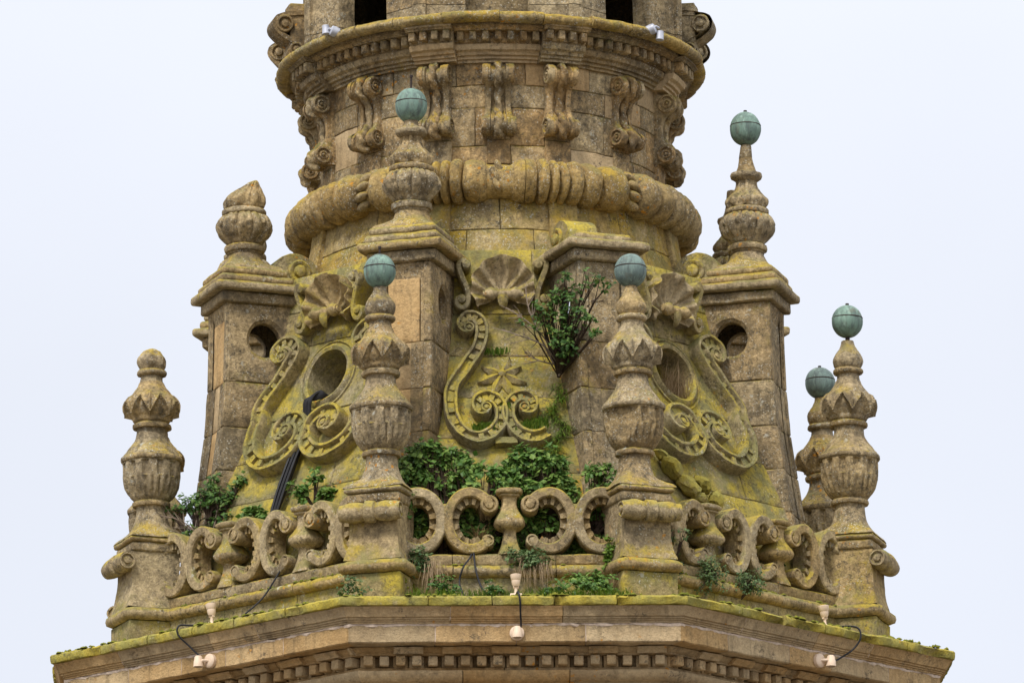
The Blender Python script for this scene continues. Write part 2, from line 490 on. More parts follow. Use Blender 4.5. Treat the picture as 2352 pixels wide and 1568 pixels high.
# octagonal plan: narrow faces 0, 2, 4, 6 (0 = front), wide faces 1, 3, 5, 7
W0, A0 = 3.25, 1.142
APO = (W0, (W0+A0)/math.sqrt(2)); HALF = (A0, (W0-A0)/math.sqrt(2)); TK = math.tan(R(22.5))
def face_pt(k, t, dl, z):
    n = pol(45*k, 1, 0); tv = Vector((-n.y, n.x, 0))
    return n*(APO[k % 2]+dl) + tv*t + Vector((0, 0, z))
def half(k, dl): return HALF[k % 2]+TK*dl
VERT = math.degrees(math.atan2(A0, W0))             # 19.4: angle of the corners beside the front face

def course(mb, k, t0, t1, prof, n=10, gap=.004, amp=.004, f=6, bite=None):
    """One stone of a moulded course on face k between t0 and t1 (None = mitre at the corner)."""
    rows = []
    for i in range(n+1):
        row = []
        for dl, z in prof:
            a = -half(k, dl) if t0 is None else t0+gap
            b = half(k, dl) if t1 is None else t1-gap
            t = a+(b-a)*i/n
            d2 = dl
            if bite and not (i in (0, n) and (t0 is None and i == 0 or t1 is None and i == n)):
                d2 = dl - bite(t, z)
            p = face_pt(k, t, d2, z)
            row.append(p + fbm(p, f, amp))
        rows.append(row)
    mb.grid(rows, closed=True, flip=True)
    L_ = len(prof)
    mb.add(rows[0], [tuple(range(L_))]); mb.add(rows[-1], [tuple(range(L_))[::-1]])

FACES = (6, 7, 0, 1, 2)                              # the faces the photograph can see
def cuts(k, n, seed):
    rr = random.Random(seed*31+k)
    Hh = HALF[k % 2]+.3
    c = [-Hh+2*Hh*(i+rr.uniform(-.18, .18))/n for i in range(1, n)]
    return [None]+c+[None]

#@@STRUCTURE
# ------------------------------------------------------------------ ground
mb = MB(); mb.grid([[Vector((x, y, GZ)) for x in lerp_list(-2500, 2500, 8)] for y in lerp_list(-2500, 2500, 8)])
kind(mb.build('ground', 'ground'), 'structure')

# ------------------------------------------------------------------ tower
T = thing('bell_tower', 'octagonal sandstone bell tower with yellow lichen, carved panels and round drum', 'tower', (0, 0, GZ))
TL = (0, 0, -GZ)
def part(mb, name, mat, smooth=40): return mb.build(name, mat, T, TL, smooth)

# shaft below the cornice
mb = MB()
rows = []
for z in (GZ, -8, -4, -1.0):
    rows.append([face_pt(k, s*half(k, .42), .42, z) for k in range(8) for s in (-1, 1)])
mb.grid(rows, closed=True)
part(mb, 'shaft', 'fresh')
for k in FACES:                                      # architrave under the dentils
    c = cuts(k, 3 if k % 2 == 0 else 4, 5)
    for i in range(len(c)-1):
        mb = MB(); course(mb, k, c[i], c[i+1], [(.2, -1.2), (.46, -1.2), (.46, -.74), (.48, -.735), (.48, -.70), (.52, -.69), (.55, -.66), (.57, -.625), (.57, -.605), (.2, -.605)], 8)
        part(mb, 'architrave_stone', 'fresh')
    c = cuts(k, 2 if k % 2 == 0 else 3, 6)
    for i in range(len(c)-1):                        # the wall behind the dentils and the bed moulding above
        mb = MB(); course(mb, k, c[i], c[i+1], [(.2, -.605), (.53, -.605), (.53, -.575), (.47, -.57), (.47, -.475), (.585, -.472), (.585, -.455), (.61, -.44), (.63, -.415), (.63, -.405), (.2, -.405)], 8)
        part(mb, 'bed_moulding', 'fresh')
# dentils (+ the pairs of them that stand further out, under a small moulding)
dent = {}
for ex in (0, 1):
    mb = MB(); box(mb, 0, 0, 0, .083, .12, .085, .008, (2, 2, 2))
    if ex:
        box(mb, 0, .06, 0, .13, .06, .10, .006, (2, 2, 2))
    dent[ex] = mb
dmesh = {}
for k in FACES:
    Hh = HALF[k % 2]+.22
    n = int(round(2*Hh/.147)); st = 2*Hh/n
    for i in range(n):
        t = -Hh+st*(i+.5)
        ex = 1 if i % 3 != 1 else 0
        p = face_pt(k, t, .545+.02*ex, -.523)
        if ex not in dmesh:
            o = part(dent[ex].rough(.003, 9), 'dentil', 'fresh'); dmesh[ex] = o
        else:
            o = dmesh[ex].copy(); COL.objects.link(o)
        o.location = p - Vector((0, 0, GZ)); o.rotation_euler = (random.uniform(-.02, .02), 0, R(45*k))
    for g in range(0, n-1, 3):                       # mouldings over the pairs
        a = -Hh+st*(g+2) ; b = a+2*st
        mb = MB(); course(mb, k, a+.01, min(b, Hh)-.01, [(.5, -.468), (.635, -.466), (.65, -.445), (.675, -.43), (.675, -.412), (.5, -.412)], 3)
        part(mb, 'corona_moulding', 'fresh')
# fascia, mortar, cyma, coping
lab = 0
for k in FACES:
    c = cuts(k, 4 if k % 2 == 0 else 5, 11)
    for i in range(len(c)-1):
        mb = MB(); course(mb, k, c[i], c[i+1], [(.3, -.4), (.74, -.4), (.775, -.398), (.785, -.388), (.782, -.33), (.782, -.28), (.785, -.245), (.778, -.238), (.3, -.238)], 12, .005, .005)
        part(mb, 'fascia_stone', 'fresh')
        if c[i] is not None and random.random() < .75:
            mb = MB(); course(mb, k, c[i]-.009, c[i]+.009, [(.5, -.39), (.778, -.39), (.779, -.24), (.5, -.24)], 2, 0, .003)
            part(mb, 'mortar_joint', 'mortar')
    mb = MB()
    course(mb, k, None, None, [(.4, -.254), (.784, -.252), (.790, -.24), (.790, -.226), (.4, -.226)], 120, 0, .013, 11)
    part(mb, 'mortar_bed', 'mortar')
    c = cuts(k, 3 if k % 2 == 0 else 4, 13)
    for i in range(len(c)-1):
        mb = MB(); course(mb, k, c[i], c[i+1], [(.3, -.228), (.80, -.228), (.80, -.212), (.812, -.210), (.812, -.196), (.826, -.194), (.826, -.178), (.842, -.174), (.853, -.15), (.866, -.125), (.88, -.105), (.892, -.092), (.3, -.092)], 14, .003, .004)
        part(mb, 'cyma_stone', 'fresh')
        if c[i] is not None and i % 2:
            mb = MB(); course(mb, k, c[i]-.008, c[i]+.008, [(.5, -.2), (.817, -.2), (.835, -.17), (.868, -.12), (.885, -.098), (.5, -.098)], 2, 0, .003)
            part(mb, 'mortar_joint', 'mortar')
    c = cuts(k, 5 if k % 2 == 0 else 6, 17)
    for i in range(len(c)-1):
        sd = random.uniform(0, 50)
        def bite(t, z, sd=sd):
            a = noise.noise(Vector((t*1.7+sd, sd, 0)))
            b = noise.noise(Vector((t*7+sd, 3, sd)))
            q = max(0, a-.22)*.26 + max(0, b-.2)*.07
            return q*(1.0 if z < -.03 else .35)
        mb = MB(); course(mb, k, c[i], c[i+1], [(.2, -.09), (.895, -.09), (.915, -.082), (.922, -.06), (.92, -.02), (.905, -.004), (.85, .004), (.5, .006), (.0, .012), (-.3, .012)], 26, .006, .006, 9, bite)
        part(mb, 'coping_stone', 'coping')
# terrace floor inside the balustrade
mb = MB(); vs = [face_pt(k, s*half(k, -.1), -.1, .02) for k in range(8) for s in (-1, 1)]
mb.add(vs, [tuple(range(16))]); part(mb, 'terrace_floor', 'weather')

# ------------------------------------------------------------------ carved panels between the piers
WP = [(-.02, 3.04), (.4, 2.98), (.9, 2.89), (1.2, 2.80), (1.6, 2.66), (2.0, 2.49), (2.3, 2.36), (2.6, 2.25), (3.0, 2.15), (3.4, 2.07), (3.7, 2.02)]
def wz(z):
    for (a, b), (c, d) in zip(WP, WP[1:]):
        if z <= c: return b+(d-b)*(z-a)/(c-a)
    return WP[-1][1]
def panel_hw(k, z):
    a = R(VERT if k % 2 == 0 else 45-VERT)
    return wz(z)*math.tan(a) - .275/math.cos(a) + .06
def panel_f(k):
    Mx = rotz(45*k)
    def F(u, z, d):
        s = (wz(z+.05)-wz(z-.05))/.1
        l = math.hypot(1, s)
        return Mx @ Vector((u, -(wz(z)+d/l), z - d*s/l))
    return F
JP = [(1098, 744), (1088, 741), (1085, 728), (1098, 716), (1116, 720), (1127, 740), (1126, 765), (1114, 800), (1092, 838), (1068, 872), (1055, 905), (1053, 945), (1062, 982), (1082, 1010), (1112, 1023), (1143, 1013), (1163, 988), (1169, 958), (1160, 932), (1141, 919), (1122, 924), (1113, 939), (1120, 953), (1133, 949)]
JPW = [(1076, 746), (1065, 742), (1062, 727), (1075, 713), (1094, 718), (1106, 738), (1097, 765), (1080, 800), (1062, 838), (1050, 872)] + JP[10:]
def jpts(sc_u, sgn, pts): return catmull([((x-1176)/247*sc_u*sgn, 1.687+(1030-y)*.0041) for x, y in pts], 4)
SEC = [(w*1.2, d*1.2) for w, d in [(-.062, -.03), (-.062, .10), (-.056, .112), (-.036, .112), (-.031, .105), (-.029, .075), (.029, .075), (.031, .105), (.036, .112), (.056, .112), (.062, .10), (.062, -.03)]]
def rough_build(mb, amp=.004, f=8): return mb.rough(amp, f)
for k in (7, 0, 1, 6, 2):
    F = panel_f(k)
    wide = k % 2 == 1
    hw = 1.0
    def Fp(u, z, d):                                 # u = +-1 lies just inside the piers
        q = panel_hw(k, z); a = abs(u)
        m_ = .45 if wide else .2
        x = u if a < m_ else math.copysign(m_+(a-m_)/(1-m_)*(q-m_), u)
        return F(x, z, d)
    rowsz = [-.02, .5, 1.0, 1.42, 1.85, 2.24, 2.97, 3.34, 3.7] if wide else [-.02, .5, 1.0, 1.42, 1.78, 2.2, 2.63, 3.05, 3.7]
    for j in range(len(rowsz)-1):
        z0, z1 = rowsz[j], rowsz[j+1]
        if wide and abs(z0-2.24) < .01:
            mb = MB(); stone_hole(mb, Fp, -hw, hw, z0, z1, 0, 2.60, .245, .255, 56, thick=.42, splay=.04, rim=.05, rimw=.07)
            part(mb, 'oculus_stone', 'panel'); continue
        c = [-hw] + [random.uniform(-.15, .15)+(.35 if j % 2 else -.2)] + [hw]
        if not wide and j == 5: c = [-hw, hw]
        for a, b in zip(c, c[1:]):
            mb = MB(); stone(mb, Fp, a, b, z0, z1, 10, 5, .003, .007, .25, .007)
            part(mb, 'panel_stone', 'panel')
    scu = 1.42 if wide else 1.0
    for sgn in (1, -1):
        # the right half of the front panel has lost the upper part of its scroll
        P2 = jpts(scu, sgn, JPW if wide else JP)
        kw = 1.0 if wide else .84
        if k == 0 and sgn == -1: P2 = P2[int(len(P2)*.56):]
        mb = MB(); ribbon(mb, F, P2, [(w*kw, d) for w, d in SEC] if sgn == 1 else [(-w*kw, d) for w, d in SEC][::-1])
        o = part(mb.rough(.009, 5), 'scroll_relief', 'panel')
        eyes = [P2[-1]] + ([P2[0]] if len(P2) > 80 else [])
        for q in eyes:
            mb = MB(); disc(mb, F, q[0], q[1], [(r*(kw if wide else .7), d) for r, d in [(.075, -.02), (.075, .125), (.066, .14), (.05, .14), (.045, .122), (.03, .122), (.026, .138), (0.001, .142)]], 24)
            mb.build('volute_eye', 'panel', o)
        mb = MB()
        nr = frame_path(P2)
        for i in range(3, len(P2)-4, 3):             # little blocks sunk in the channel
            if random.random() < .16: continue
            dd = random.uniform(.10, .126)
            p, n = P2[i], nr[i]; tx, ty = n[1], -n[0]
            cs = []
            for d in (.07, dd):
                for a, b in ((-1, -1), (1, -1), (1, 1), (-1, 1)):
                    cs.append(F(p[0]+tx*a*.024+n[0]*b*.033*kw, p[1]+ty*a*.024+n[1]*b*.033*kw, d))
            mb.add(cs, [(4, 5, 6, 7), (0, 1, 5, 4), (1, 2, 6, 5), (2, 3, 7, 6), (3, 0, 4, 7)])
        kind(rough_build(mb, .003).build('bead_row', 'panel', o, smooth=0), 'stuff')
    if k == 0:
        # small bar joining the two inner scrolls, and the flower
        mb = MB(); ribbon(mb, F, [(-.1, 1.70), (-.03, 1.705), (.04, 1.70), (.1, 1.705)], [(-.03, -.02), (-.03, .09), (.03, .09), (.03, -.02)])
        part(rough_build(mb), 'scroll_tie', 'panel')
        fl = MB()
        disc(fl, F, -.02, 2.425, [(.04, -.01), (.035, .06), (.02, .075), (.001, .08)], 14)
        fo = part(fl, 'star_flower', 'panel')
        for i in range(8):
            a = R(90+i*45+22.5); L_ = .245 if math.sin(a) < .3 else .20
            mb = MB(); rws = []
            for s in lerp_list(0, 1, 8):
                w = .052*math.sin(math.pi*min(1, s*.9+.08))**.8*(1-.25*s)
                if s == 1: w = .002
                rws.append([F(-.02+math.cos(a)*L_*s-math.sin(a)*w*b, 2.425+math.sin(a)*L_*s+math.cos(a)*w*b, d) for b, d in ((-1, -.01), (-.95, .02), (0, .06-.02*s), (.95, .02), (1, -.01))])
            mb.grid(rws, flip=True); rough_build(mb, .003).build('petal', 'panel', fo)

# shells over the panels
def shell_parts(k):
    F0 = panel_f(k)
    Mx = rotz(45*k)
    def G(u, z, d):                                  # shell leans forward at its top
        zz = 3.16+z
        return Mx @ Vector((u, -(2.16 + d + .06*z), zz))
    nf = 8
    mb = MB(); rows = []; na = 90
    for r in lerp_list(.04, 1, 12):
        row = []
        for i in range(na+1):
            a = -116+232*i/na
            fl = math.cos(a/232*2*math.pi*nf)
            rad = (.345-.105*(abs(a)/116)**1.6)*(1+.032*fl*r)
            rr = rad*r
            d = .06+.075*r**2.5 - .022*fl*min(1, r*2)*(.6+.6*r**3) - .035*math.sin(math.pi*r)
            row.append(G(rr*math.sin(R(a))*.98, .055+rr*math.cos(R(a)), d))
        rows.append(row)
    edge = rows[-1]
    c0 = G(0, .1, .05)
    lip = [p + (p-c0).normalized()*.018 + Vector((0, 0, -.004)) for p in edge]
    back = [p + (Mx @ Vector((0, .09, 0))) for p in lip]
    b2 = [p + (Mx @ Vector((0, .10, 0))) + (c0-p)*.15 for p in back]
    mb.grid(rows+[lip, back, b2], flip=False)
    sh = part(rough_build(mb, .005, 9), 'shell', 'shell', 50)
    # hinge roll with little volutes
    mb = MB(); rws = []
    for x in lerp_list(-.17, .17, 26):
        rr = .052+.010*math.cos(x/.17*9.4)-.012*(abs(x) < .05)
        rws.append([G(x, .045+rr*math.cos(q), .15+rr*math.sin(q)) for q in [2*math.pi*j/16 for j in range(16)]])
    mb.grid(rws, closed=True)
    mb.add(rws[0], [tuple(range(16))[::-1]]); mb.add(rws[-1], [tuple(range(16))])
    for s in (-1, 1):
        tube(mb, [G(s*.165, .045, .15), G(s*.19, .045, .15)], lambda t: .03, 12)
    rough_build(mb, .004).build('hinge_roll', 'shell', sh)
    mb = MB()                                        # pendant leaf under the hinge
    rws = [[G(w*b, z, d+.03*(1-b*b)) for b in (-1, -.5, 0, .5, 1)] for z, w, d in ((.03, .055, .17), (-.03, .05, .18), (-.08, .035, .16), (-.11, .006, .13))]
    mb.grid(rws, flip=True); rough_build(mb, .004).build('pendant_leaf', 'panel', sh)
    # side brackets: S-scrolls left and right of the shell
    for s in (-1, 1):
        pts = catmull([(s*.335, .33), (s*.35, .365), (s*.395, .36), (s*.405, .31), (s*.375, .22), (s*.335, .12), (s*.315, .02), (s*.335, -.05), (s*.385, -.07), (s*.425, -.03), (s*.41, .015), (s*.38, .01)], 3)
        mb = MB()
        sec = [(-.028, -.12), (-.028, .10), (-.018, .115), (.018, .115), (.028, .10), (.028, -.12)]
        ribbon(mb, G, pts, sec if s > 0 else [(-w, d) for w, d in sec][::-1])
        for q in (pts[0], pts[-1]): disc(mb, G, q[0], q[1], [(.045, -.12), (.045, .10), (.036, .125), (.015, .13), (.001, .135)], 14)
        part(rough_build(mb), 'shell_bracket', 'panel')
for k in (7, 0, 1): shell_parts(k)

# ------------------------------------------------------------------ skirt, garland ring, drum
# stone core added inside as backing, so the openings stay dark
mb = MB(); lathe(mb, [(0, .7), (5.6, .7)], 32); part(mb, 'added_backing_core', 'weather')
SK = [(3.35, 2.04), (3.62, 1.90), (3.75, 1.85), (3.95, 1.80), (4.15, 1.765), (4.3, 1.74), (4.7, 1.7)]
def sk_r(z):
    for (a, b), (c, d) in zip(SK, SK[1:]):
        if z <= c: return b+(d-b)*(z-a)/(c-a)
    return SK[-1][1]
AR = 1.75                                            # arcs are laid out in metres at this radius
def deg(u): return math.degrees(u/AR)
def met(a): return R(a)*AR
def SF(u, z, d): return pol(deg(u), sk_r(z)+d, z)
for j, (z0, z1) in enumerate(((3.35, 3.62), (3.62, 3.955), (3.955, 4.36))):
    n = 18
    for i in range(n):
        a = 360/n*(i+.5*(j % 2))
        if 125 < (a % 360) < 235: continue
        mb = MB(); stone(mb, SF, met(a), met(a+360/n), z0, z1, 8, 4, .003, .008, .25, .008)
        part(mb, 'skirt_stone', 'ochre')

LOBES = [(3.7, 10.5, .052), (10.8, 14.0, .068), (14.4, 16.8, .062), (17.3, 19.5, .05), (19.8, 23.8, .070), (24.1, 29.8, .058), (30.3, 38.8, .068),
         (43.4, 52.3, .070), (52.7, 59.3, .05), (59.6, 63.0, .066), (63.3, 66.2, .05), (66.6, 69.2, .06), (69.6, 73.2, .064), (73.6, 80.0, .052), (80.4, 87.8, .066), (92.2, 99.6, .066), (100, 106.4, .052), (106.8, 120.4, .064)]
def ring_r(th):
    """Swelling of the garland ring at angle th (degrees): pillows between cords."""
    x = abs((th+180) % 360-180)
    for a, b, h_ in LOBES:
        if a <= x <= b:
            q = abs(2*(x-(a+b)/2)/(b-a)); w = noise.noise(Vector((th*.35, 1, 0)))*.012
            return (h_+w)*(1-q**3)**.5 + .006*math.cos(R(th*40))*(h_ < .06)
    return 0.0
RCUT = [-120.3, -106.6, -90, -73.4, -59.5, -43.2, -24, -10.65, 7, 24, 43.2, 59.5, 73.4, 90, 106.6, 120.3]
for a0, a1 in zip(RCUT, RCUT[1:]):
    mb = MB(); rows = []
    for q in lerp_list(a0+.08, a1-.08, max(16, int((a1-a0)*3.2))):
        row = []
        for p in range(22):
            w = 2*math.pi*p/22
            rr = .160 + ring_r(q)*(.68+.38*math.cos(w))*1.08
            rx = 1.765 + rr*math.cos(w)*1.05; z = 4.42+rr*1.02*math.sin(w)
            row.append(pol(q, rx, z))
        rows.append(row)
    mb.grid(rows, closed=True)
    mb.add(rows[0], [tuple(range(22))[::-1]]); mb.add(rows[-1], [tuple(range(22))])
    part(mb.rough(.013, 5), 'garland_stone', 'ring', 60)
def lump(mb, c, rx, ry, rz, rot):
    rows = []
    for i in range(9):
        t = math.pi*i/8
        rows.append([c + rot @ Vector((rx*math.sin(t)*math.cos(q), ry*math.sin(t)*math.sin(q), rz*math.cos(t))) for q in [2*math.pi*j/12 for j in range(12)]])
    mb.grid(rows, closed=True, flip=True)
for c in (-90, -41.1, 0, 41.1, 90):                  # carved leaf ties across the ring
    mb = MB()
    for j, w in enumerate((78, 44, 12, -20, -50)):
        if c == 0 and j in (0, 4): continue
        rr = .178 if c else .150
        sg = 1 if c > 0 else -1
        p = pol(c + .45*sg*(j-2), 1.765+rr*math.cos(R(w)), 4.42+rr*math.sin(R(w)))
        if c == 0:
            lump(mb, p + Vector((-.045 if j % 2 == 0 else -.02, 0, 0)), .036, .04, .085, Matrix.Rotation(R(-22), 3, 'Y'))
        else:
            lump(mb, p, .082, .055, .042, Matrix.Rotation(R(c), 3, 'Z') @ Matrix.Rotation(R(24*sg), 3, 'Y'))
    part(mb.rough(.006, 8), 'garland_tie', 'ring', 60)

RW = 1.665
def DF(u, z, d): return pol(deg(u), RW+d, z)
zr = [4.62, 4.80, 5.17, 5.39, 5.66]
for j in range(4):
    n = (18, 16, 20, 16)[j]
    off = (4, 15, 2, 9)[j]
    for i in range(n):
        a = 360/n*i+off
        if 120 < (a % 360) < 235: continue
        mb = MB(); rr = random.uniform(-.006, .006)
        stone(mb, lambda u, z, d: DF(u, z, d+rr), met(a), met(a+360/n), zr[j], zr[j+1], 8, 4, .0025, .007, .25, .007)
        part(mb, 'drum_stone', 'fresh' if random.random() < .16 else 'drum')
CONS = [0, VERT, 45, 90-VERT, 90, 90+VERT]
CONS = sorted(set([c for c in CONS]+[-c for c in CONS]))
for c in CONS:                                       # flat strips behind the consoles
    w = 8.6 if c not in (0, 45, -45, 90, -90) else 7.6
    pr = .035 if w > 8 else .012
    zs = [4.62, 4.86, 5.17, 5.655]
    for j in range(3):
        mb = MB(); stone(mb, lambda u, z, d: DF(u, z, d+pr), met(c-w/2), met(c+w/2), zs[j], zs[j+1], 5, 4, .002, .007, .2, .005)
        part(mb, 'pilaster_stone', 'drum')
for c in (-90+VERT, -VERT, VERT, 90-VERT):           # the strips go on below the ring
    mb = MB(); stone(mb, lambda u, z, d: pol(deg(u), sk_r(z)+.05+d, z), met(c-4.6), met(c+4.6), 3.5, 4.3, 5, 8, .002, .012, .2, .008)
    part(mb, 'pilaster_foot', 'ochre')

# consoles
CP = [(1.60, 5.565), (1.70, 5.572), (1.77, 5.565), (1.82, 5.54), (1.85, 5.49), (1.846, 5.44), (1.82, 5.40), (1.775, 5.375), (1.735, 5.345), (1.715, 5.29), (1.705, 5.22), (1.71, 5.15), (1.735, 5.09), (1.775, 5.05), (1.815, 5.015), (1.835, 4.97), (1.825, 4.925), (1.79, 4.895), (1.735, 4.885), (1.60, 4.89)]
def make_console():
    prof = catmull(CP, 2)
    mb = MB(); rows = []
    for r, z in prof:
        wd = .118 + .03*math.exp(-((z-4.95)/.14)**2) + .014*math.exp(-((z-5.48)/.1)**2)
        rec = .032
        xs = [(-wd, -1.0), (-wd, 0), (-wd*.93, 1.0), (-wd*.58, 1.0), (-wd*.52, -.4), (0, -1.0), (wd*.52, -.4), (wd*.58, 1.0), (wd*.93, 1.0), (wd, 0), (wd, -1.0)]
        row = [Vector((wd*-1, -1.55, z))]
        for x, k in xs:
            off = 0 if k > .5 else (-.008 if k == 0 else -rec)
            if k == -1.0 and abs(x) > wd*.9: off = -.06
            # offset roughly along -normal: pull towards the strap's own centre line
            row.append(Vector((x, -(r+off), z + (.0 if abs(off) < .02 else (off*.35 if z > 5.2 else -off*.35)))))
        row.append(Vector((wd, -1.55, z)))
        rows.append(row)
    mb.grid(rows)
    return mb.rough(.004, 9)
def volute_mb(s, r, y, z, x, turn):
    mb = MB(); rows = []
    def F(u, v, d): return Vector((s*(x+d), y+u, z+v))
    disc(mb, F, 0, 0, [(r*1.05, -.03), (r*1.05, .012), (r*.98, .022), (r*.80, .024), (r*.74, .004), (r*.52, .002), (r*.50, .016), (r*.34, .02), (r*.30, .004), (r*.18, .006), (r*.16, .026), (.001, .034)], 24)
    if s < 0: mb.f = [f[::-1] for f in mb.f]
    return mb.rough(.003, 10)
def rope_mb():
    path = [(-(r+.0), z) for r, z in catmull(CP, 3)][4:-4]
    pts = [Vector((0, y+.012, z)) for y, z in path]
    mb = MB(); tube(mb, pts, lambda t: .034+.012*max(0, (t-.5))*2, 14, lambda q, t, r: r*(1+.28*math.sin(2*q+t*46)))
    return mb.rough(.003, 10)
cproto = None
for c in CONS:
    if cproto is None:
        b = make_console().build('console', 'drum', T, smooth=50)
        kids = [rope_mb().build('rope_strand', 'drum', b, smooth=60)]
        for s in (-1, 1):
            kids.append(volute_mb(s, .088, -1.765, 5.475, .128, 0).build('volute', 'drum', b))
            kids.append(volute_mb(s, .082, -1.752, 4.972, .142, 0).build('volute', 'drum', b))
        cproto = (b, kids)
    else:
        b = cproto[0].copy(); COL.objects.link(b); b.parent = T
        for q in cproto[1]:
            w = q.copy(); COL.objects.link(w); w.parent = b
    pr = .03 if abs(abs(c)-VERT) < .1 or abs(abs(c)-90+VERT) < .1 else 0
    d = pol(c, pr, -GZ)
    b.location = d; b.rotation_euler = (0, 0, R(c))

# entablature of the drum: rings that step out over the strips
BR = [c for c in CONS if abs(abs(c)-VERT) < .1 or abs(abs(c)-(90-VERT)) < .1 or abs(abs(c)-(90+VERT)) < .1]
BW = 6.6
def arc_course(a0, a1, prof, mat, name, n=10, amp=.004, gap=.06, end=True):
    mb = MB(); rows = []
    for q in lerp_list(a0+gap, a1-gap, n):
        rows.append([(lambda p: p+fbm(p, 8, amp))(pol(q, r, z)) for r, z in prof])
    mb.grid(rows, closed=True, flip=True)
    mb.add(rows[0], [tuple(range(len(prof)))]); mb.add(rows[-1], [tuple(range(len(prof)))[::-1]])
    return part(mb, name, mat)
ENT = [(1.5, 5.60), (1.70, 5.60), (1.70, 5.625), (1.725, 5.63), (1.725, 5.655), (1.755, 5.66), (1.765, 5.685), (1.80, 5.70), (1.815, 5.735), (1.815, 5.75), (1.5, 5.75)]
DEN = [(1.5, 5.75), (1.80, 5.75), (1.80, 5.765), (1.81, 5.77), (1.81, 5.86), (1.90, 5.862), (1.915, 5.88), (1.93, 5.885), (1.93, 5.905), (1.5, 5.905)]
edges = []
for i, b in enumerate(BR):
    edges.append((b-BW, b+BW, .09))
    if i+1 < len(BR): edges.append((b+BW, BR[i+1]-BW, 0))
dn = None
for a0, a1, ex in edges:
    pe = [(r+ex if r > 1.55 else r, z) for r, z in ENT]; pd = [(r+ex if r > 1.55 else r, z) for r, z in DEN]
    k = max(1, round((a1-a0)/20))
    for q in range(k):
        x0, x1 = a0+(a1-a0)*q/k, a0+(a1-a0)*(q+1)/k
        arc_course(x0, x1, pe, 'fresh' if random.random() < .45 else 'drum', 'architrave_block')
        arc_course(x0, x1, pd, 'drum', 'cornice_block')
    nd = max(2, int(round((a1-a0)/3.55)))
    for i in range(nd):
        a = a0+(a1-a0)*(i+.5)/nd
        if dn is None:
            mb = MB(); box(mb, 0, 0, 0, .062, .12, .088, .008, (2, 2, 2)); dn = part(mb.rough(.003, 9), 'dentil', 'drum'); o = dn
        else:
            o = dn.copy(); COL.objects.link(o)
        o.location = pol(a, 1.835+ex, 5.815-GZ); o.rotation_euler = (0, 0, R(a))
# big roll on top, in worn lengths
ra = -122
while ra < 122:
    ln = random.uniform(11, 17); b = min(ra+ln, 124)
    sd = random.uniform(0, 99); jog = random.uniform(-.022, .022); dz = random.uniform(-.012, .010)
    prof = []
    mb = MB(); rows = []
    for q in lerp_list(ra+.1, b-.1, 16):
        row = []
        w = .55*max(0, noise.noise(Vector((q*.11+sd, sd, 0)))-.15)
        for p in range(14):
            t = 2*math.pi*p/14
            rr = .053*(1-.5*w*(math.sin(t) > .2))
            row.append(pol(q, 2.005+jog+rr*1.45*math.cos(t), 5.955+dz+rr*math.sin(t)))
        rows.append(row)
    mb.grid(rows, closed=True); mb.add(rows[0], [tuple(range(14))[::-1]]); mb.add(rows[-1], [tuple(range(14))])
    part(mb.rough(.008, 7), 'roll_stone', 'ochre', 60)
    ra = b
mb = MB(); lathe(mb, [(5.9, 1.95), (5.985, 1.95), (6.0, 1.6)], 64); part(mb, 'drum_top', 'weather')

# lantern
LWD = 1.78; LA = LWD*TK
def lan_pt(k, t, d, z):
    n = pol(45*k, 1, 0); tv = Vector((-n.y, n.x, 0)); return n*(LWD+d)+tv*t+Vector((0, 0, z))
for i in range(8):                                   # corner piers: jamb, corner, jamb
    k0, k1 = i, (i+1) % 8
    def jamb(k): return .29 if k % 2 == 0 else .30
    zc = [5.98, 6.14, 6.6, 7.2]
    for j in range(3):
        mb = MB(); z0, z1 = zc[j]+.003, zc[j+1]-.003
        a, b = jamb(k0), jamb(k1)
        outl = [(k0, a, -.20), (k0, a, -.02), (k0, a+.015, 0), (k0, LA-.07, 0), (k0, LA-.06, .03), (k0, LA, .03), (k1, -LA+.06, .03), (k1, -LA+.07, 0), (k1, -b-.015, 0), (k1, -b, -.02), (k1, -b, -.20)]
        rows = [[lan_pt(k, t, d, z) for k, t, d in outl] for z in lerp_list(z0, z1, 3)]
        mb.grid(rows); part(mb.rough(.004, 6), 'lantern_pier_stone', 'weather')
for k in (6, 0, 2, 3, 4, 5):                         # blind recesses; rear diagonal panels added to keep the lantern inside dark
    mb = MB(); stone(mb, lambda t, z, d: lan_pt(k, t, d-.225, z), -.46, .46, 5.94, 7.25, 4, 6, 0, .01, .1, .008)
    part(mb, 'recess_or_blocking_panel', 'weather')
mb = MB(); lathe(mb, [(5.95, .95), (7.2, .95)], 32); part(mb, 'lantern_blocking_core', 'weather')  # cylinder added to darken the lantern openings and block the sky behind
mb = MB(); lathe(mb, [(7.2, 2.05), (7.3, 2.15), (7.42, 2.15), (7.5, 1.8), (8.3, 1.1), (9.0, .35), (9.4, .1)], 48); part(mb, 'lantern_roof', 'ochre')

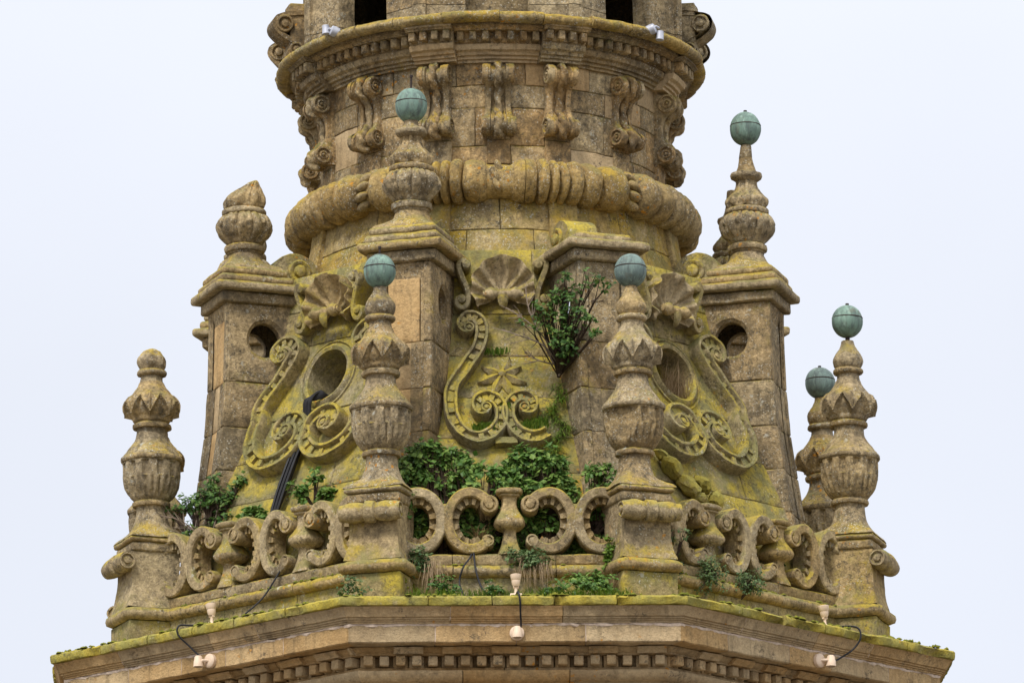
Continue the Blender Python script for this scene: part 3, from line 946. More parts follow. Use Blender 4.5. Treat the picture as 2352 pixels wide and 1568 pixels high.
# scroll brackets at the sides of the lantern
BP = catmull([(1.80, 6.44), (1.97, 6.425), (2.08, 6.405), (2.15, 6.37), (2.17, 6.31), (2.145, 6.25), (2.08, 6.195), (2.0, 6.15), (1.93, 6.105), (1.90, 6.055), (1.915, 6.01), (1.96, 5.995), (2.01, 6.02), (2.02, 6.065)], 4)
for c in (-77, 77, -104, 104):
    Mx = rotz(c)
    def F(u, v, d): return Mx @ Vector((d, -u, v))
    mb = MB()
    ribbon(mb, F, BP, [(-.022, -.13), (-.022, .13), (.022, .13), (.022, -.13)])
    for (u, v, r) in ((2.075, 6.315, .088), (1.965, 6.065, .066)):
        for s in (-1, 1):
            G = (lambda a, b, d: F(a, b, s*d))
            d0 = MB(); disc(d0, G, u, v, [(r*1.0, 0), (r*1.0, .135), (r*.9, .145), (r*.75, .145), (r*.7, .12), (r*.45, .12), (r*.4, .15), (.001, .16)], 22)
            mb.add(d0.v, d0.f if s > 0 else [f[::-1] for f in d0.f])
    box(mb, 0, 0, 0, .23, .46, .56, .01, fn=lambda p: Mx @ (p+Vector((0, -1.79, 6.25))))
    part(rough_build(mb, .005), 'lantern_bracket', 'weather')

#@@PIERS
# ------------------------------------------------------------------ buttress piers and what stands on them
PR = [(-.02, 3.42), (.3, 3.27), (.6, 3.16), (.9, 3.08), (1.2, 3.0), (1.42, 2.955), (1.8, 2.90), (2.23, 2.84), (2.65, 2.81), (3.25, 2.795), (3.45, 2.80)]
def pr_r(z):
    for (a, b), (c, d) in zip(PR, PR[1:]):
        if z <= c: return b+(d-b)*(z-a)/(c-a)
    return PR[-1][1]
PT = .275                                            # half thickness
RF0 = 2.525                                          # radius where the finial stands
def pier(A, label, has_finial=True):
    t = thing('buttress_pier', label, 'buttress', pol(A, RF0, .02), R(A), 'curved buttress piers round the upper stage')
    O = Vector((0, RF0, -.02))
    zc = [0.02, .45, .9, 1.38, 1.8, 2.22, 2.66, 3.42]
    rin = 1.85
    for j in range(len(zc)-1):
        z0, z1 = zc[j], zc[j+1]
        mb = MB()
        def fr(u, z, d): return Vector((u, -(pr_r(z)+d), z))+O
        def sunk(u, v):
            return -.05 if abs(u) < PT*.72 and v < 3.33 else 0
        stone(mb, fr, -PT, PT, z0, z1, 26, 4, .003, .01, .10, .004, sunk)
        pm = MB(); stone(pm, lambda u, z, d: fr(u, z, d-.022), -PT*.56, PT*.56, z0, min(z1, 3.27), 8, 4, .002, .008, .06, .004)
        pm.build('sunk_panel', 'fresh' if A in (-VERT, -90+VERT) and j > 3 else 'weather', t)
        for s in (1, -1):
            def sd(u, z, d, s=s):                    # u runs 0..1 from the outer edge inwards
                ro = pr_r(z)-.012
                rr = ro+(rin-ro)*u
                return Vector((s*(PT+d), -rr, z))+O
            hole = j == len(zc)-2
            sb = MB()
            if hole:
                stone_hole(sb, lambda u, z, d: sd(u, z, d), 0, 1, z0, z1, .40, 3.08, .168, .165, 40, .004, .01, .11, 0, 0, .004)
            else:
                stone(sb, sd, 0, 1, z0, z1, 8, 4, .003, .01, .2, .006)
            if s == 1: sb.f = [f for f in sb.f]
            mb.add(sb.v, [f[::-1] for f in sb.f] if s == 1 else sb.f)
        mb.build('pier_stone', 'weather', t)
    # cap: moulding, slab and two steps
    cy = -(2.18)
    def slab(z0, z1, ov, inn, name, mat, ch=.018, tp=1.0):
        ro = 2.80+ov; mb = MB()
        box(mb, 0, -(ro+inn)/2, (z0+z1)/2, 2*(PT+ov), ro-inn, z1-z0, ch, (10, 10, 2), tp, fn=None)
        mb.v = [v+O for v in mb.v]
        return mb.rough(.007, 6, A*.1).build(name, mat, t)
    slab(3.415, 3.52, .055, 1.8, 'cap_moulding', 'weather')
    slab(3.525, 3.605, .13, 1.8, 'cap_slab', 'balus', .022)
    if has_finial:
        slab(3.608, 3.685, .075, 2.15, 'cap_step', 'balus', .025)
        slab(3.688, 3.765, .045, 2.2, 'cap_step', 'balus', .025)
    else:
        slab(3.608, 3.70, .0, 2.3, 'broken_step', 'balus', .03)
    # scroll fin tying the pier to the drum
    mb = MB(); outl = []
    for q in lerp_list(0, 180, 14):
        outl.append((2.06+.23*math.cos(R(q)), 3.78+.20*math.sin(R(q))))
    outl = [(2.36, 3.55), (2.33, 3.66)] + outl + [(1.8, 3.85), (1.7, 4.0), (1.6, 4.0), (1.6, 3.55)]
    rows = [[Vector((x, -r, z))+O for r, z in outl] for x in (-.15, -.14, .14, .15)]
    for i in (0, 3): rows[i] = [p+(Vector((0, -2.0, 3.7))+O-p)*.02*Vector((0, 1, 1)).length/1.41 for p in rows[i]]
    mb.grid(rows, closed=True)
    mb.add(rows[0], [tuple(range(len(outl)))[::-1]]); mb.add(rows[-1], [tuple(range(len(outl)))])
    fin = mb.rough(.008, 6).build('scroll_fin', 'panel', t)
    for s in (-1, 1):
        mb = MB(); disc(mb, lambda u, v, d: Vector((s*(.15+d), -u, v))+O, 2.03, 3.80, [(.115, -.02), (.115, .02), (.10, .03), (.07, .022), (.062, .012), (.058, .05), (.04, .062), (.001, .065)], 24)
        if s > 0: mb.f = [f[::-1] for f in mb.f]
        rough_build(mb, .004).build('volute_boss', 'panel', fin)
    return t
PIERS = {
    'LF': (-VERT, 'front buttress pier with orange panel beneath the finial that has a long spike'),
    'RF': (VERT, 'buttress pier with empty cap behind the shrub, without any finial'),
    'LS': (-90+VERT, 'left buttress pier with round hole beneath the broken finial'),
    'RS': (90-VERT, 'right buttress pier with round hole beneath the tallest finial'),
    'LR': (-90-VERT, 'buttress pier half hidden behind the left pier'),
    'RR': (90+VERT, 'buttress pier half hidden behind the right pier')}
for k, (a, l) in PIERS.items(): pier(a, l, k != 'RF')

def ball(t, z, mat, rx=.147, rz=.163, spike=0, seam=True, y=0, x=0):
    mb = MB(); lathe(mb, [(z-rz*math.cos(math.pi*i/24)*1.0, rx*math.sin(math.pi*i/24)) for i in range(25)], 40, None, x, y, cap=False)
    mb.rough(.0045, 5, z*7+rx*50+spike*30)
    o = mb.build('copper_ball', mat, t, smooth=80)
    mb = MB(); zz = z+.03
    lathe(mb, [(zz-.006, rx*.97), (zz-.004, rx*.995), (zz, rx*1.0), (zz+.004, rx*.992), (zz+.006, rx*.96)], 40, None, x, y, cap=False)
    ma = mb.build('seam', 'iron', o)
    if spike:
        mb = MB(); tube(mb, [(x, y, z+rz-.01), (x+.003, y, z+rz+spike)], .011, 6)
        tube(mb, [(x+.003, y, z+rz+spike-.015), (x+.003, y, z+rz+spike+.006)], .017, 6)
        mb.build('spike', 'iron', o)
    return o

FINB = [(3.76, .30), (3.79, .285), (3.83, .235), (3.88, .19), (3.94, .162), (3.965, .158)]
def upper_finial(A, label, top='ball', mat='cu_green', spike=0, stub=0, dz=0.0):
    """top: 'ball', 'stub' (no ball) or 'broken' (flame-shaped stump)."""
    z0 = 3.765
    t = thing('stone_finial', label, 'finial', pol(A, RF0, z0), R(A), 'stone finials standing on the buttress piers')
    def lb(prof, name, seg=48, mod=None, sq=None, parent=t, smooth=45, amp=.005, fn=None):
        mb = MB(); lathe(mb, [(z-z0, r*.96) for z, r in prof], seg, mod, 0, 0, sq)
        if fn: mb.v = [fn(v) for v in mb.v]
        return mb.rough(amp*1.4, 8, A).build(name, 'urn', parent, smooth=smooth)
    lb(catmull(FINB, 2), 'base', 48, None, lambda z: max(0, min(1, (.11-z)/.09)))
    lb([(3.955, .165), (3.975, .172), (3.98, .19), (4.0, .198), (4.03, .195), (4.045, .17), (4.05, .15)], 'disc')
    def gad(n, amp, z1, z2):
        def f(a, z, r):
            q = max(0, min(1, (z+z0-z1)/.03))*max(0, min(1, (z2-z-z0)/.03))
            p = (a/(2*math.pi)*n) % 1
            if p < .62: c = abs(math.sin(math.pi*p/.62))**.5          # broad lobe
            else:
                c = .92*abs(math.sin(math.pi*(p-.62)/.38))**.5        # short rib, ends half-way down
                if z+z0 < (z1+z2)/2: c *= .35
            return r*(1-amp*q*(1-c))
        return f
    lb(catmull([(4.045, .155), (4.08, .19), (4.13, .245), (4.18, .278), (4.23, .286), (4.28, .268), (4.32, .235), (4.345, .19)], 3), 'lower_bulb', 120, gad(10, .15, 4.07, 4.36), smooth=70)
    lb([(4.335, .19), (4.34, .21), (4.352, .218), (4.378, .218), (4.39, .208), (4.395, .17)], 'ring')
    if top == 'broken':
        dx, dy = math.cos(R(A)), -math.sin(R(A))
        def lean(v):
            q = max(0, v.z+z0-4.47); w = v.x*dx+v.y*dy
            sh_ = q*.2+q*q*1.6
            return Vector((v.x+dx*sh_, v.y+dy*sh_, v.z+q*.1+max(-.06, min(.12, w))*q*.7))
        lb(catmull([(4.385, .17), (4.42, .205), (4.47, .218), (4.52, .195), (4.57, .145), (4.61, .098), (4.645, .06), (4.67, .015)], 3), 'broken_bulb', 100, gad(8, .17, 4.40, 4.8), smooth=70, fn=lean)
        return t
    lb(catmull([(4.385, .165), (4.42, .20), (4.455, .215), (4.49, .208), (4.53, .17), (4.58, .125), (4.63, .105), (4.68, .105)], 3), 'upper_bulb', 100, gad(8, .17, 4.40, 4.9), smooth=70)
    lb([(4.67, .11), (4.69, .135), (4.70, .152), (4.725, .158), (4.745, .15), (4.76, .11), (4.77, .085)], 'collar')
    zt = 4.79
    if stub:
        lb([(4.76, .10), (4.81, .085), (4.86, .072), (4.895, .066)], 'cone', 32)
        lb([(4.895, .062), (4.90, .066), (5.01, .056), (5.025, .05)], 'stub', 24)
        zt = 5.03
    else:
        lb([(4.76, .10), (4.78, .08), (4.80, .068), (4.835, .064)], 'cone', 32); zt = 4.82
    if top == 'ball': ball(t, zt+.158-z0, mat, .149, .166, spike)
    return t
upper_finial(-VERT, 'front stone finial with green copper ball carrying a long thin spike', 'ball', 'cu_green', .12)
upper_finial(90-VERT, 'tallest stone finial on the right pier with green copper ball on a tall stub', 'ball', 'cu_green', .012, 1)
upper_finial(-90+VERT, 'left stone finial with broken flame-shaped top and no ball', 'broken')
upper_finial(90+VERT, 'stone finial without ball peeping out behind the tallest finial', 'stub', stub=1)
upper_finial(-90-VERT, 'stone finial peeping out behind the broken finial', 'broken')

#@@BALUSTRADE
# ------------------------------------------------------------------ balustrade
BSEC_Y = .12                                         # half thickness
def scroll_c(t0, side, pitch, k, cut=False):
    """C-shaped scroll beside a baluster at t0; side +1 = right of it, opening towards it."""
    rx, ry = pitch*.178, .26; cx = t0+side*.298*pitch; cz = .86
    def E(a, e=0): return (cx+side*(rx+e)*math.cos(a), cz+(ry+e)*math.sin(a))
    arc = [E(R(q)) for q in lerp_list(142, -140, 44)]
    def F(u, z, d): return face_pt(k, u, -.06+d, z)
    mb = MB()
    d = BSEC_Y
    s1 = [(-.046, -d), (-.046, d-.012), (-.034, d), (.034, d), (.046, d-.012), (.046, -d)]
    ribbon(mb, F, arc, s1 if side > 0 else [(-w, q) for w, q in s1][::-1])
    return mb, F, E, rx, ry, cx, cz
def balustrade(k, label, units, pitch, ends):
    t = thing('balustrade', label, 'balustrade', face_pt(k, 0, -.06, 0), 0, 'carved scroll balustrades round the terrace')
    O = -face_pt(k, 0, -.06, 0)
    hl = half(k, 0)
    # plinth, torus, base course; in stones
    c = cuts(k, 3, 23)
    for i in range(len(c)-1):
        a, b = c[i], c[i+1]
        mb = MB(); course(mb, k, a, b, [(-.3, .015), (.03, .015), (.03, .335), (-.3, .335)], 14, .003, .006); mb.build('plinth_stone', 'panel', t, O)
        mb = MB(); course(mb, k, a, b, [(-.3, .338), (.03, .338), (.065, .345), (.092, .365), (.10, .395), (.09, .425), (.065, .445), (.02, .452), (-.3, .452)], 14, .004, .006); mb.build('torus_stone', 'balus', t, O, 60)
        mb = MB(); course(mb, k, a, b, [(-.2, .454), (.03, .454), (.038, .465), (.036, .54), (.02, .553), (-.2, .553)], 14, .003, .006); mb.build('base_stone', 'balus', t, O)
    sides = []
    for u in units:
        sides += [(u, 1), (u, -1)]
        # baluster
        mb = MB()
        pf = catmull([(.552, .105), (.575, .10), (.61, .085), (.67, .066), (.735, .055), (.77, .056), (.785, .075), (.80, .105), (.835, .128), (.87, .125), (.92, .10), (.97, .074), (1.02, .062), (1.07, .064), (1.085, .072), (1.09, .085), (1.105, .088), (1.11, .082), (1.115, .10), (1.13, .11), (1.155, .11), (1.165, .09)], 2)
        lathe(mb, [(z, r*1.1) for z, r in pf], 32, None, 0, 0, lambda z: .45)
        n = pol(45*k, 1, 0)
        Mx = Matrix.Translation(face_pt(k, u, -.06, 0)) @ rotz(45*k)
        mb.xf(Mx).rough(.005, 7); mb.build('baluster', 'balus', t, O, 50)
    for u, s in ends: sides.append((u, s))
    for u, s in sides:
        mb, F, E, rx, ry, cx, cz = scroll_c(u, s, pitch, k)
        so_ = mb.rough(.005, 7).build('scroll', 'balus', t, O)
        # inner ring of small blocks, set back from the face
        mb = MB()
        for i, q in enumerate(lerp_list(125, -125, 17)):
            q2 = q-250/17*.5; hw_ = 250/17*.5
            lift = .075 if i % 2 else .035
            cs = []
            for d in (-.095, lift):
                for e_, aa in ((-.04, q2-hw_), (-.04, q2+hw_), (-.102, q2+hw_), (-.102, q2-hw_)):
                    p = E(R(aa), e_); cs.append(F(p[0], p[1], d))
            fs = [(4, 5, 6, 7), (0, 1, 5, 4), (1, 2, 6, 5), (2, 3, 7, 6), (3, 0, 4, 7), (3, 2, 1, 0)]
            if i < 17: mb.add(cs, fs if s > 0 else [f[::-1] for f in fs])
        kind(rough_build(mb, .003).build('block_ring', 'balus', so_, smooth=0), 'stuff')
        # volutes: large above, small below
        for (pu, pz, r) in ((cx-s*rx*.80, cz+.150, .082), (cx-s*rx*.72, cz-.185, .058)):
            mb = MB()
            disc(mb, F, pu, pz, [(r, -BSEC_Y), (r, BSEC_Y-.008), (r*.92, BSEC_Y+.002), (r*.70, BSEC_Y+.002), (r*.66, BSEC_Y-.016), (r*.5, BSEC_Y-.016), (r*.46, BSEC_Y), (.001, BSEC_Y+.004)], 24)
            disc(mb, F, pu, pz, [(.001, -BSEC_Y), (r, -BSEC_Y)], 24)
            rough_build(mb, .004).build('volute', 'balus', so_)
    webs = sorted(set(round(u+s_*pitch*.5, 3) for u, s_ in sides))
    for u in webs:                                   # joints where neighbouring scrolls touch
        if abs(u) > half(k, 0)-.2: continue
        mb = MB(); box(mb, 0, 0, 0, .10, .17, .30, .02, (2, 2, 4), fn=lambda p: rotz(45*k) @ p + face_pt(k, u, -.06, .87))
        rough_build(mb, .006).build('scroll_joint', 'balus', t, O)
    return t
p0, p1 = 1.175, .965
balustrade(0, 'front balustrade with one baluster between scrolls, lamp before it', [0], p0, [(-p0, 1), (p0, -1)])
balustrade(7, 'left slanting balustrade with two balusters and scrolls, bush behind it', [.47, -.50], p1, [(.47+p1, -1), (-.50-p1, 1)])
balustrade(1, 'right slanting balustrade with two balusters, round green cushions growing on it', [.50, -.47], p1, [(-.47-p1, 1), (.50+p1, -1)])
balustrade(6, 'balustrade seen end-on at the far left edge of the terrace', [0], p0, [(-p0, 1), (p0, -1)])
balustrade(2, 'balustrade seen end-on at the far right edge of the terrace', [0], p0, [(-p0, 1), (p0, -1)])

# ------------------------------------------------------------------ pinnacles on the balustrade corners
RP = math.hypot(W0, A0)
PK = .89                                             # pedestal width factor
def pinnacle(A, label, top='ball', mat='cu_green', rod=0.0, spike=0, dz=0, patch=False):
    cut_n = Vector((-.80, -.60, 0))
    def urn_cut(v):                                  # one urn has lost a slice of its bowl
        q = v.dot(cut_n)-.205
        return v-cut_n*q if patch and q > 0 else v
    t = thing('pinnacle', label, 'pinnacle', pol(A, RP, .012), R(A), 'urn pinnacles on the balustrade corners')
    z0 = .012
    sd = A*.37
    def bx(name, z, s, d, ch=.02, tp=1.0, yo=0, mat_='balus', n=(8, 6, 3)):
        mb = MB(); box(mb, 0, yo, (z[0]+z[1])/2-z0, s*PK, d*PK, z[1]-z[0], ch, n, tp)
        return mb.rough(.006, 6, sd).build(name, mat_, t)
    bx('pedestal_foot', (.012, .335), .60, .62, .012, 1, -.03, 'panel')
    mb = MB(); rows = []
    for dl, z in ((.29, .337), (.31, .34), (.345, .36), (.355, .395), (.345, .43), (.315, .45), (.28, .457)):
        q = dl*.92; row = []
        c = .06
        for x, y in ((-q+c, -q), (q-c, -q), (q, -q+c), (q, q-c), (q-c, q), (-q+c, q), (-q, q-c), (-q, -q+c)):
            row.append(Vector((x, y*1.02-.03, z-z0)))
        rows.append(row)
    n_ = 8
    fine = []
    for r in rows:
        fr = []
        for i in range(8):
            a, b = r[i], r[(i+1) % 8]
            for j in range(4): fr.append(a+(b-a)*j/4)
        fine.append(fr)
    mb.grid(fine, closed=True); mb.add(fine[-1], [tuple(range(32))])
    mb.rough(.006, 6, sd).build('pedestal_torus', 'balus', t, smooth=60)
    # pedestal block: flared foot
    mb = MB(); rows = []
    for z, s in catmull([(.457, .305), (.49, .295), (.56, .272), (.64, .258), (.72, .252), (.84, .252), (.985, .26)], 2):
        row = []
        for i in range(4):
            a = [(-1, -1), (1, -1), (1, 1), (-1, 1)][i]; b = [(-1, -1), (1, -1), (1, 1), (-1, 1)][(i+1) % 4]
            for j in range(6): row.append(Vector(((a[0]+(b[0]-a[0])*j/6)*s*PK, (a[1]+(b[1]-a[1])*j/6)*s*.92-.03, z-z0)))
        rows.append(row)
    mb.grid(rows, closed=True)
    pd = mb.rough(.008, 5, sd).build('pedestal', 'balus', t)
    # horizontal scroll roll across the front
    mb = MB(); rows = []
    for x in lerp_list(-.28, .28, 40):
        e_ = abs(x)/.28
        r = .078+.016*math.sin(math.pi*min(1, (abs(x)-.055)/.2 if abs(x) > .055 else 0))
        if abs(x) < .05: r = .10
        if .05 <= abs(x) < .066: r = .074
        rows.append([Vector((x, -.325+r*math.cos(q), .885+r*math.sin(q)-z0)) for q in [2*math.pi*j/18 for j in range(18)]])
    mb.grid(rows, closed=True, flip=True)
    for s in (-1, 1):
        disc(mb, lambda u, v, d: Vector((s*(.28+d), -.325+u, .885-z0+v)), 0, 0, [(.078, -.005), (.075, .006), (.06, .006), (.054, -.014), (.036, -.014), (.032, .01), (.001, .016)], 18)
    mb.rough(.006, 7, sd).build('scroll_roll', 'balus', pd, smooth=50)
    bx('pedestal_slab', (.985, 1.078), .56, .55, .02, 1.0, -.02, 'urn')
    bx('pedestal_moulding', (1.08, 1.135), .62, .61, .024, .97, -.02, 'balus')
    def lb(prof, name, seg=48, mod=None, sq=None, smooth=45, amp=.005, mat_='urn', fn=None):
        mb = MB(); lathe(mb, [(z-z0, r*.94) for z, r in prof], seg, mod, 0, 0, sq)
        if fn: mb.v = [fn(v) for v in mb.v]
        return mb.rough(amp*1.3, 8, sd).build(name, mat_, t, smooth=smooth)
    lb(catmull([(1.13, .30), (1.15, .285), (1.19, .235), (1.25, .195), (1.33, .163), (1.41, .150), (1.455, .15)], 3), 'urn_foot', 48, None, lambda z: max(0, min(1, (1.25-z)/.1)))
    lb([(1.45, .15), (1.455, .182), (1.47, .190), (1.49, .188), (1.505, .17), (1.52, .155)], 'foot_collar')
    def flute(a, z, r):
        zz = z+z0
        if zz < 1.72:                                # fine gadroons below
            q = min(1, max(0, (zz-1.53)/.05))*min(1, max(0, (1.73-zz)/.05))
            return r*(1-.12*q*(1-abs(math.sin(a*12))**.6))
        q = min(1, max(0, (zz-1.70)/.02))*min(1, max(0, (1.865-zz)/.012))
        s = math.cos(a*12)                           # flutes above
        return r*(1-.11*q*max(0, min(1, (s-.05)*2.2)))
    lb(catmull([(1.505, .165), (1.54, .205), (1.58, .238), (1.63, .265), (1.68, .279), (1.73, .285), (1.79, .287), (1.84, .288), (1.862, .288), (1.878, .288)], 4), 'urn_bowl', 150, flute, smooth=60, amp=.006, fn=urn_cut)
    lb([(1.875, .285), (1.878, .30), (1.892, .308), (1.915, .306), (1.928, .295), (1.932, .28)], 'urn_rim')
    lb(catmull([(1.93, .288), (1.945, .28), (1.965, .262), (1.972, .255), (2.0, .235), (2.05, .192), (2.10, .163), (2.15, .148), (2.205, .145)], 2), 'urn_lid')
    lb([(2.195, .155), (2.20, .182), (2.215, .19), (2.235, .189), (2.25, .17), (2.258, .15)], 'collar')
    def star(a, z, r):                               # folded leaves: zigzag ridges round the bulb
        zz = z+z0
        ph = (a/(2*math.pi)*8) % 1
        tri = abs(ph-.5)*2                           # 0 at leaf axis, 1 between leaves
        hgt = (zz-2.27)/.30
        edge = tri*.95
        d = hgt-(.12+edge*.62)
        rg = math.exp(-(d/.07)**2)
        rib = math.exp(-(tri/.10)**2)*(1 if d > -.02 else 0)
        q = min(1, max(0, (zz-2.27)/.03))*min(1, max(0, (2.56-zz)/.05))
        return r*(1+q*(.11*rg+.10*rib*(hgt < .85)-.12*(d < 0)-.035))
    lb(catmull([(2.25, .158), (2.275, .19), (2.31, .232), (2.355, .262), (2.40, .272), (2.44, .268), (2.48, .248), (2.52, .21), (2.56, .17), (2.60, .14), (2.64, .124)], 5), 'leaf_bulb', 160, star, smooth=35, amp=.004)
    lb(catmull([(2.63, .125), (2.66, .116), (2.70, .112), (2.715, .112)], 2), 'neck', 40, lambda a, z, r: r*(1-.05*abs(math.sin(a*6))))
    lb([(2.705, .115), (2.712, .14), (2.725, .15), (2.745, .149), (2.76, .135), (2.765, .115)], 'neck_ring')
    if top == 'broken':
        lb(catmull([(2.76, .12), (2.80, .145), (2.84, .152), (2.88, .142), (2.915, .11), (2.945, .08), (2.97, .03), (2.975, .008)], 3), 'broken_cap', 60,
           lambda a, z, r: r*(1-.16*abs(math.cos(a*3))*max(0, min(1, (2.95-z)/.1)))*(1+.3*max(0, z+z0-2.9)*8*noise.noise(Vector((math.cos(a)*2, math.sin(a)*2, A)))), amp=.007)
        return t
    zt = 3.03
    lb(catmull([(2.76, .12), (2.79, .142), (2.83, .154), (2.87, .148), (2.91, .122), (2.95, .092), (2.99, .07), (zt, .062)], 3), 'cap_bulb', 60, lambda a, z, r: r*(1-.05*abs(math.sin(a*4))*max(0, min(1, (2.98-z)/.05))))
    zb = 3.03+rod
    if rod:
        mb = MB(); tube(mb, [(0, 0, zt-z0-.02), (0, 0, zb-z0+.02)], .022, 8); mb.build('ball_rod', 'iron', t)
    ball(t, zb+.152-z0, mat, .147, .157, spike, x=0)
    return t
pinnacle(-VERT, 'front left urn pinnacle with bright green copper ball and short nail', 'ball', 'cu_green', 0, .07)
pinnacle(VERT, 'front right urn pinnacle with dull grey-green copper ball beside the shrub', 'ball', 'cu_grey', 0, 0, patch=True)
pinnacle(-90+VERT, 'far left urn pinnacle with broken top and no ball', 'broken')
pinnacle(90-VERT, 'far right urn pinnacle with green copper ball raised on a thin rod', 'ball', 'cu_green', .04, .012)
pinnacle(90+VERT, 'rear right urn pinnacle with dark grey ball, half hidden by another', 'ball', 'cu_grey', .0, .012)
pinnacle(-90-VERT, 'rear left urn pinnacle hidden behind the far left one', 'broken')

#@@DETAILS
# ------------------------------------------------------------------ lamps and cables
def lamp_on_slab(k, t_, label, tilt=0):
    p = face_pt(k, t_, .70, .012)
    t = thing('floodlight', label, 'lamp', p, R(45*k), 'cream floodlights on the terrace edge')
    t.scale = (.86, .86, .9)
    mb = MB(); box(mb, 0, 0, .022, .125, .10, .044, .006); mb.build('lamp_base', 'cream', t)
    mb = MB(); lathe(mb, [(.044, .022), (.06, .017), (.11, .015), (.125, .02)], 12); mb.build('lamp_stem', 'cream', t)
    Mx = Matrix.Translation((0, 0, .12)) @ Matrix.Rotation(tilt, 4, 'Y')
    mb = MB(); lathe(mb, [(0, .03), (.02, .042), (.05, .046), (.062, .046), (.066, .05), (.10, .056), (.118, .058), (.122, .05), (.105, .048)], 20, cap=False)
    hd = mb.xf(Mx).build('lamp_head', 'cream', t)
    mb = MB(); lathe(mb, [(.100, .049), (.104, .045)], 20); mb.xf(Mx).build('lamp_lens', 'glass', hd)
    mb = MB(); tube(mb, [(-.03, -.0, .115), (.03, 0, .115)], .016, 8); mb.build('lamp_bracket', 'cream', t)
    return t
lamp_on_slab(0, .02, 'cream floodlight standing on the terrace edge before the front balustrade')
lamp_on_slab(7, .02, 'cream floodlight standing on the terrace edge before the left balustrade', -.12)
lamp_on_slab(1, .27, 'cream floodlight standing on the terrace edge before the right balustrade', -.15)
def lamp_on_fascia(k, t_, label, s):
    p = face_pt(k, t_, .785, -.32)
    t = thing('floodlight', label, 'lamp', p, R(45*k), 'cream floodlights fixed to the cornice fascia')
    t.scale = (.86, .86, .86)
    Ry = Matrix.Rotation(R(90), 4, 'X')
    mb = MB(); lathe(mb, [(0, .075), (.035, .075), (.045, .065), (.05, .03)], 24); mb.xf(Ry).build('lamp_base', 'cream', t)
    mb = MB(); tube(mb, [(0, -.04, .0), (s*.03, -.09, -.0), (s*.075, -.10, -.005)], .016, 8); mb.build('lamp_arm', 'cream', t)
    Mx = Matrix.Translation((s*.09, -.10, .055)) @ Matrix.Rotation(R(180), 4, 'X')
    mb = MB(); lathe(mb, [(0, .03), (.015, .042), (.05, .046), (.055, .05), (.10, .053), (.115, .055), (.118, .047), (.10, .045)], 20, cap=False)
    hd = mb.xf(Mx).build('lamp_head', 'cream', t)
    mb = MB(); lathe(mb, [(.098, .046), (.1, .04)], 20); mb.xf(Mx).build('lamp_lens', 'glass', hd)
lamp_on_fascia(0, .02, 'cream floodlight on the front fascia, hanging straight below another lamp', 0)
lamp_on_fascia(7, .10, 'cream floodlight fixed to the fascia of the left cornice', -1)
lamp_on_fascia(1, .06, 'cream floodlight fixed to the fascia of the right cornice', 1)
def lamp_top(A, label, s):
    p = pol(A, 2.075, 5.97)
    t = thing('spotlight', label, 'lamp', p, R(A), 'pale grey twin spotlights on the drum cornice')
    t.scale = (.8, .8, .8)
    Ry = Matrix.Rotation(R(70), 4, 'X')
    mb = MB(); lathe(mb, [(0, .06), (.05, .065), (.09, .06), (.10, .04)], 20); mb.xf(Matrix.Translation((0, .02, .0)) @ Ry @ Matrix.Rotation(R(25*s), 4, 'Y')).build('lamp_body', 'grey_metal', t)
    mb = MB(); tube(mb, [(0, -.05, .02), (s*.05, -.07, .05), (s*.10, -.07, .04)], .013, 8); mb.build('lamp_arm', 'grey_metal', t)
    mb = MB(); lathe(mb, [(-.06, .042), (-.055, .048), (.0, .044), (.05, .042), (.055, .03)], 18)
    hd = mb.xf(Matrix.Translation((s*.115, -.07, .05 if s < 0 else -.05)) @ Matrix.Rotation(R(6*s), 4, 'Y')).build('lamp_head', 'grey_metal', t)
lamp_top(-46.5, 'pale grey spotlight on the left of the drum cornice', -1)
lamp_top(44, 'pale grey spotlight on the right of the drum cornice', 1)

def cable(label, pts, r=.009):
    pts = [Vector(p) for p in pts]
    q = catmull([tuple(p) for p in pts], 5)
    mb = MB(); o = pts[0]; tube(mb, [Vector(p)-o for p in q], r, 6)
    return tag(mb.build('cable', 'cable', None, o, 60), label, 'cable', 'thin black lamp cables')
fp = face_pt
cable('black cable dropping over the cornice edge between the two front lamps', [fp(0, .02, .66, .04), fp(0, .02, .80, .03), fp(0, .03, .93, .025), fp(0, .045, .945, -.06), fp(0, .05, .885, -.16), fp(0, .055, .82, -.26), fp(0, .03, .80, -.30)])
cable('black cable looping from the front scrolls down to the terrace edge', [fp(0, -.33, .02, .62), fp(0, -.36, .06, .52), fp(0, -.43, .16, .40), fp(0, -.46, .16, .25), fp(0, -.38, .45, .04), fp(0, -.2, .60, .03), fp(0, 0, .66, .03)])
cable('second black cable hanging from the front scrolls towards the lamp', [fp(0, -.33, .02, .62), fp(0, -.325, .08, .50), fp(0, -.31, .16, .36), fp(0, -.26, .22, .2), fp(0, -.15, .5, .04), fp(0, 0, .64, .03)])
cable('black cable falling from the left balusters to the left lamp', [fp(7, .26, .02, .66), fp(7, .22, .10, .5), fp(7, .12, .2, .3), fp(7, .04, .5, .06), fp(7, .03, .66, .04)])
cable('black cable leaving the left lamp and dropping down the fascia', [fp(7, .0, .70, .03), fp(7, -.12, .85, .03), fp(7, -.17, .93, .02), fp(7, -.17, .94, -.06), fp(7, -.10, .86, -.17), fp(7, -.02, .80, -.27), fp(7, .02, .80, -.31)])
cable('black cable curving from the right lamp down to the fascia lamp', [fp(1, .31, .72, .03), fp(1, .42, .86, .035), fp(1, .47, .93, .01), fp(1, .48, .94, -.08), fp(1, .44, .88, -.18), fp(1, .30, .82, -.28), fp(1, .18, .86, -.32)])
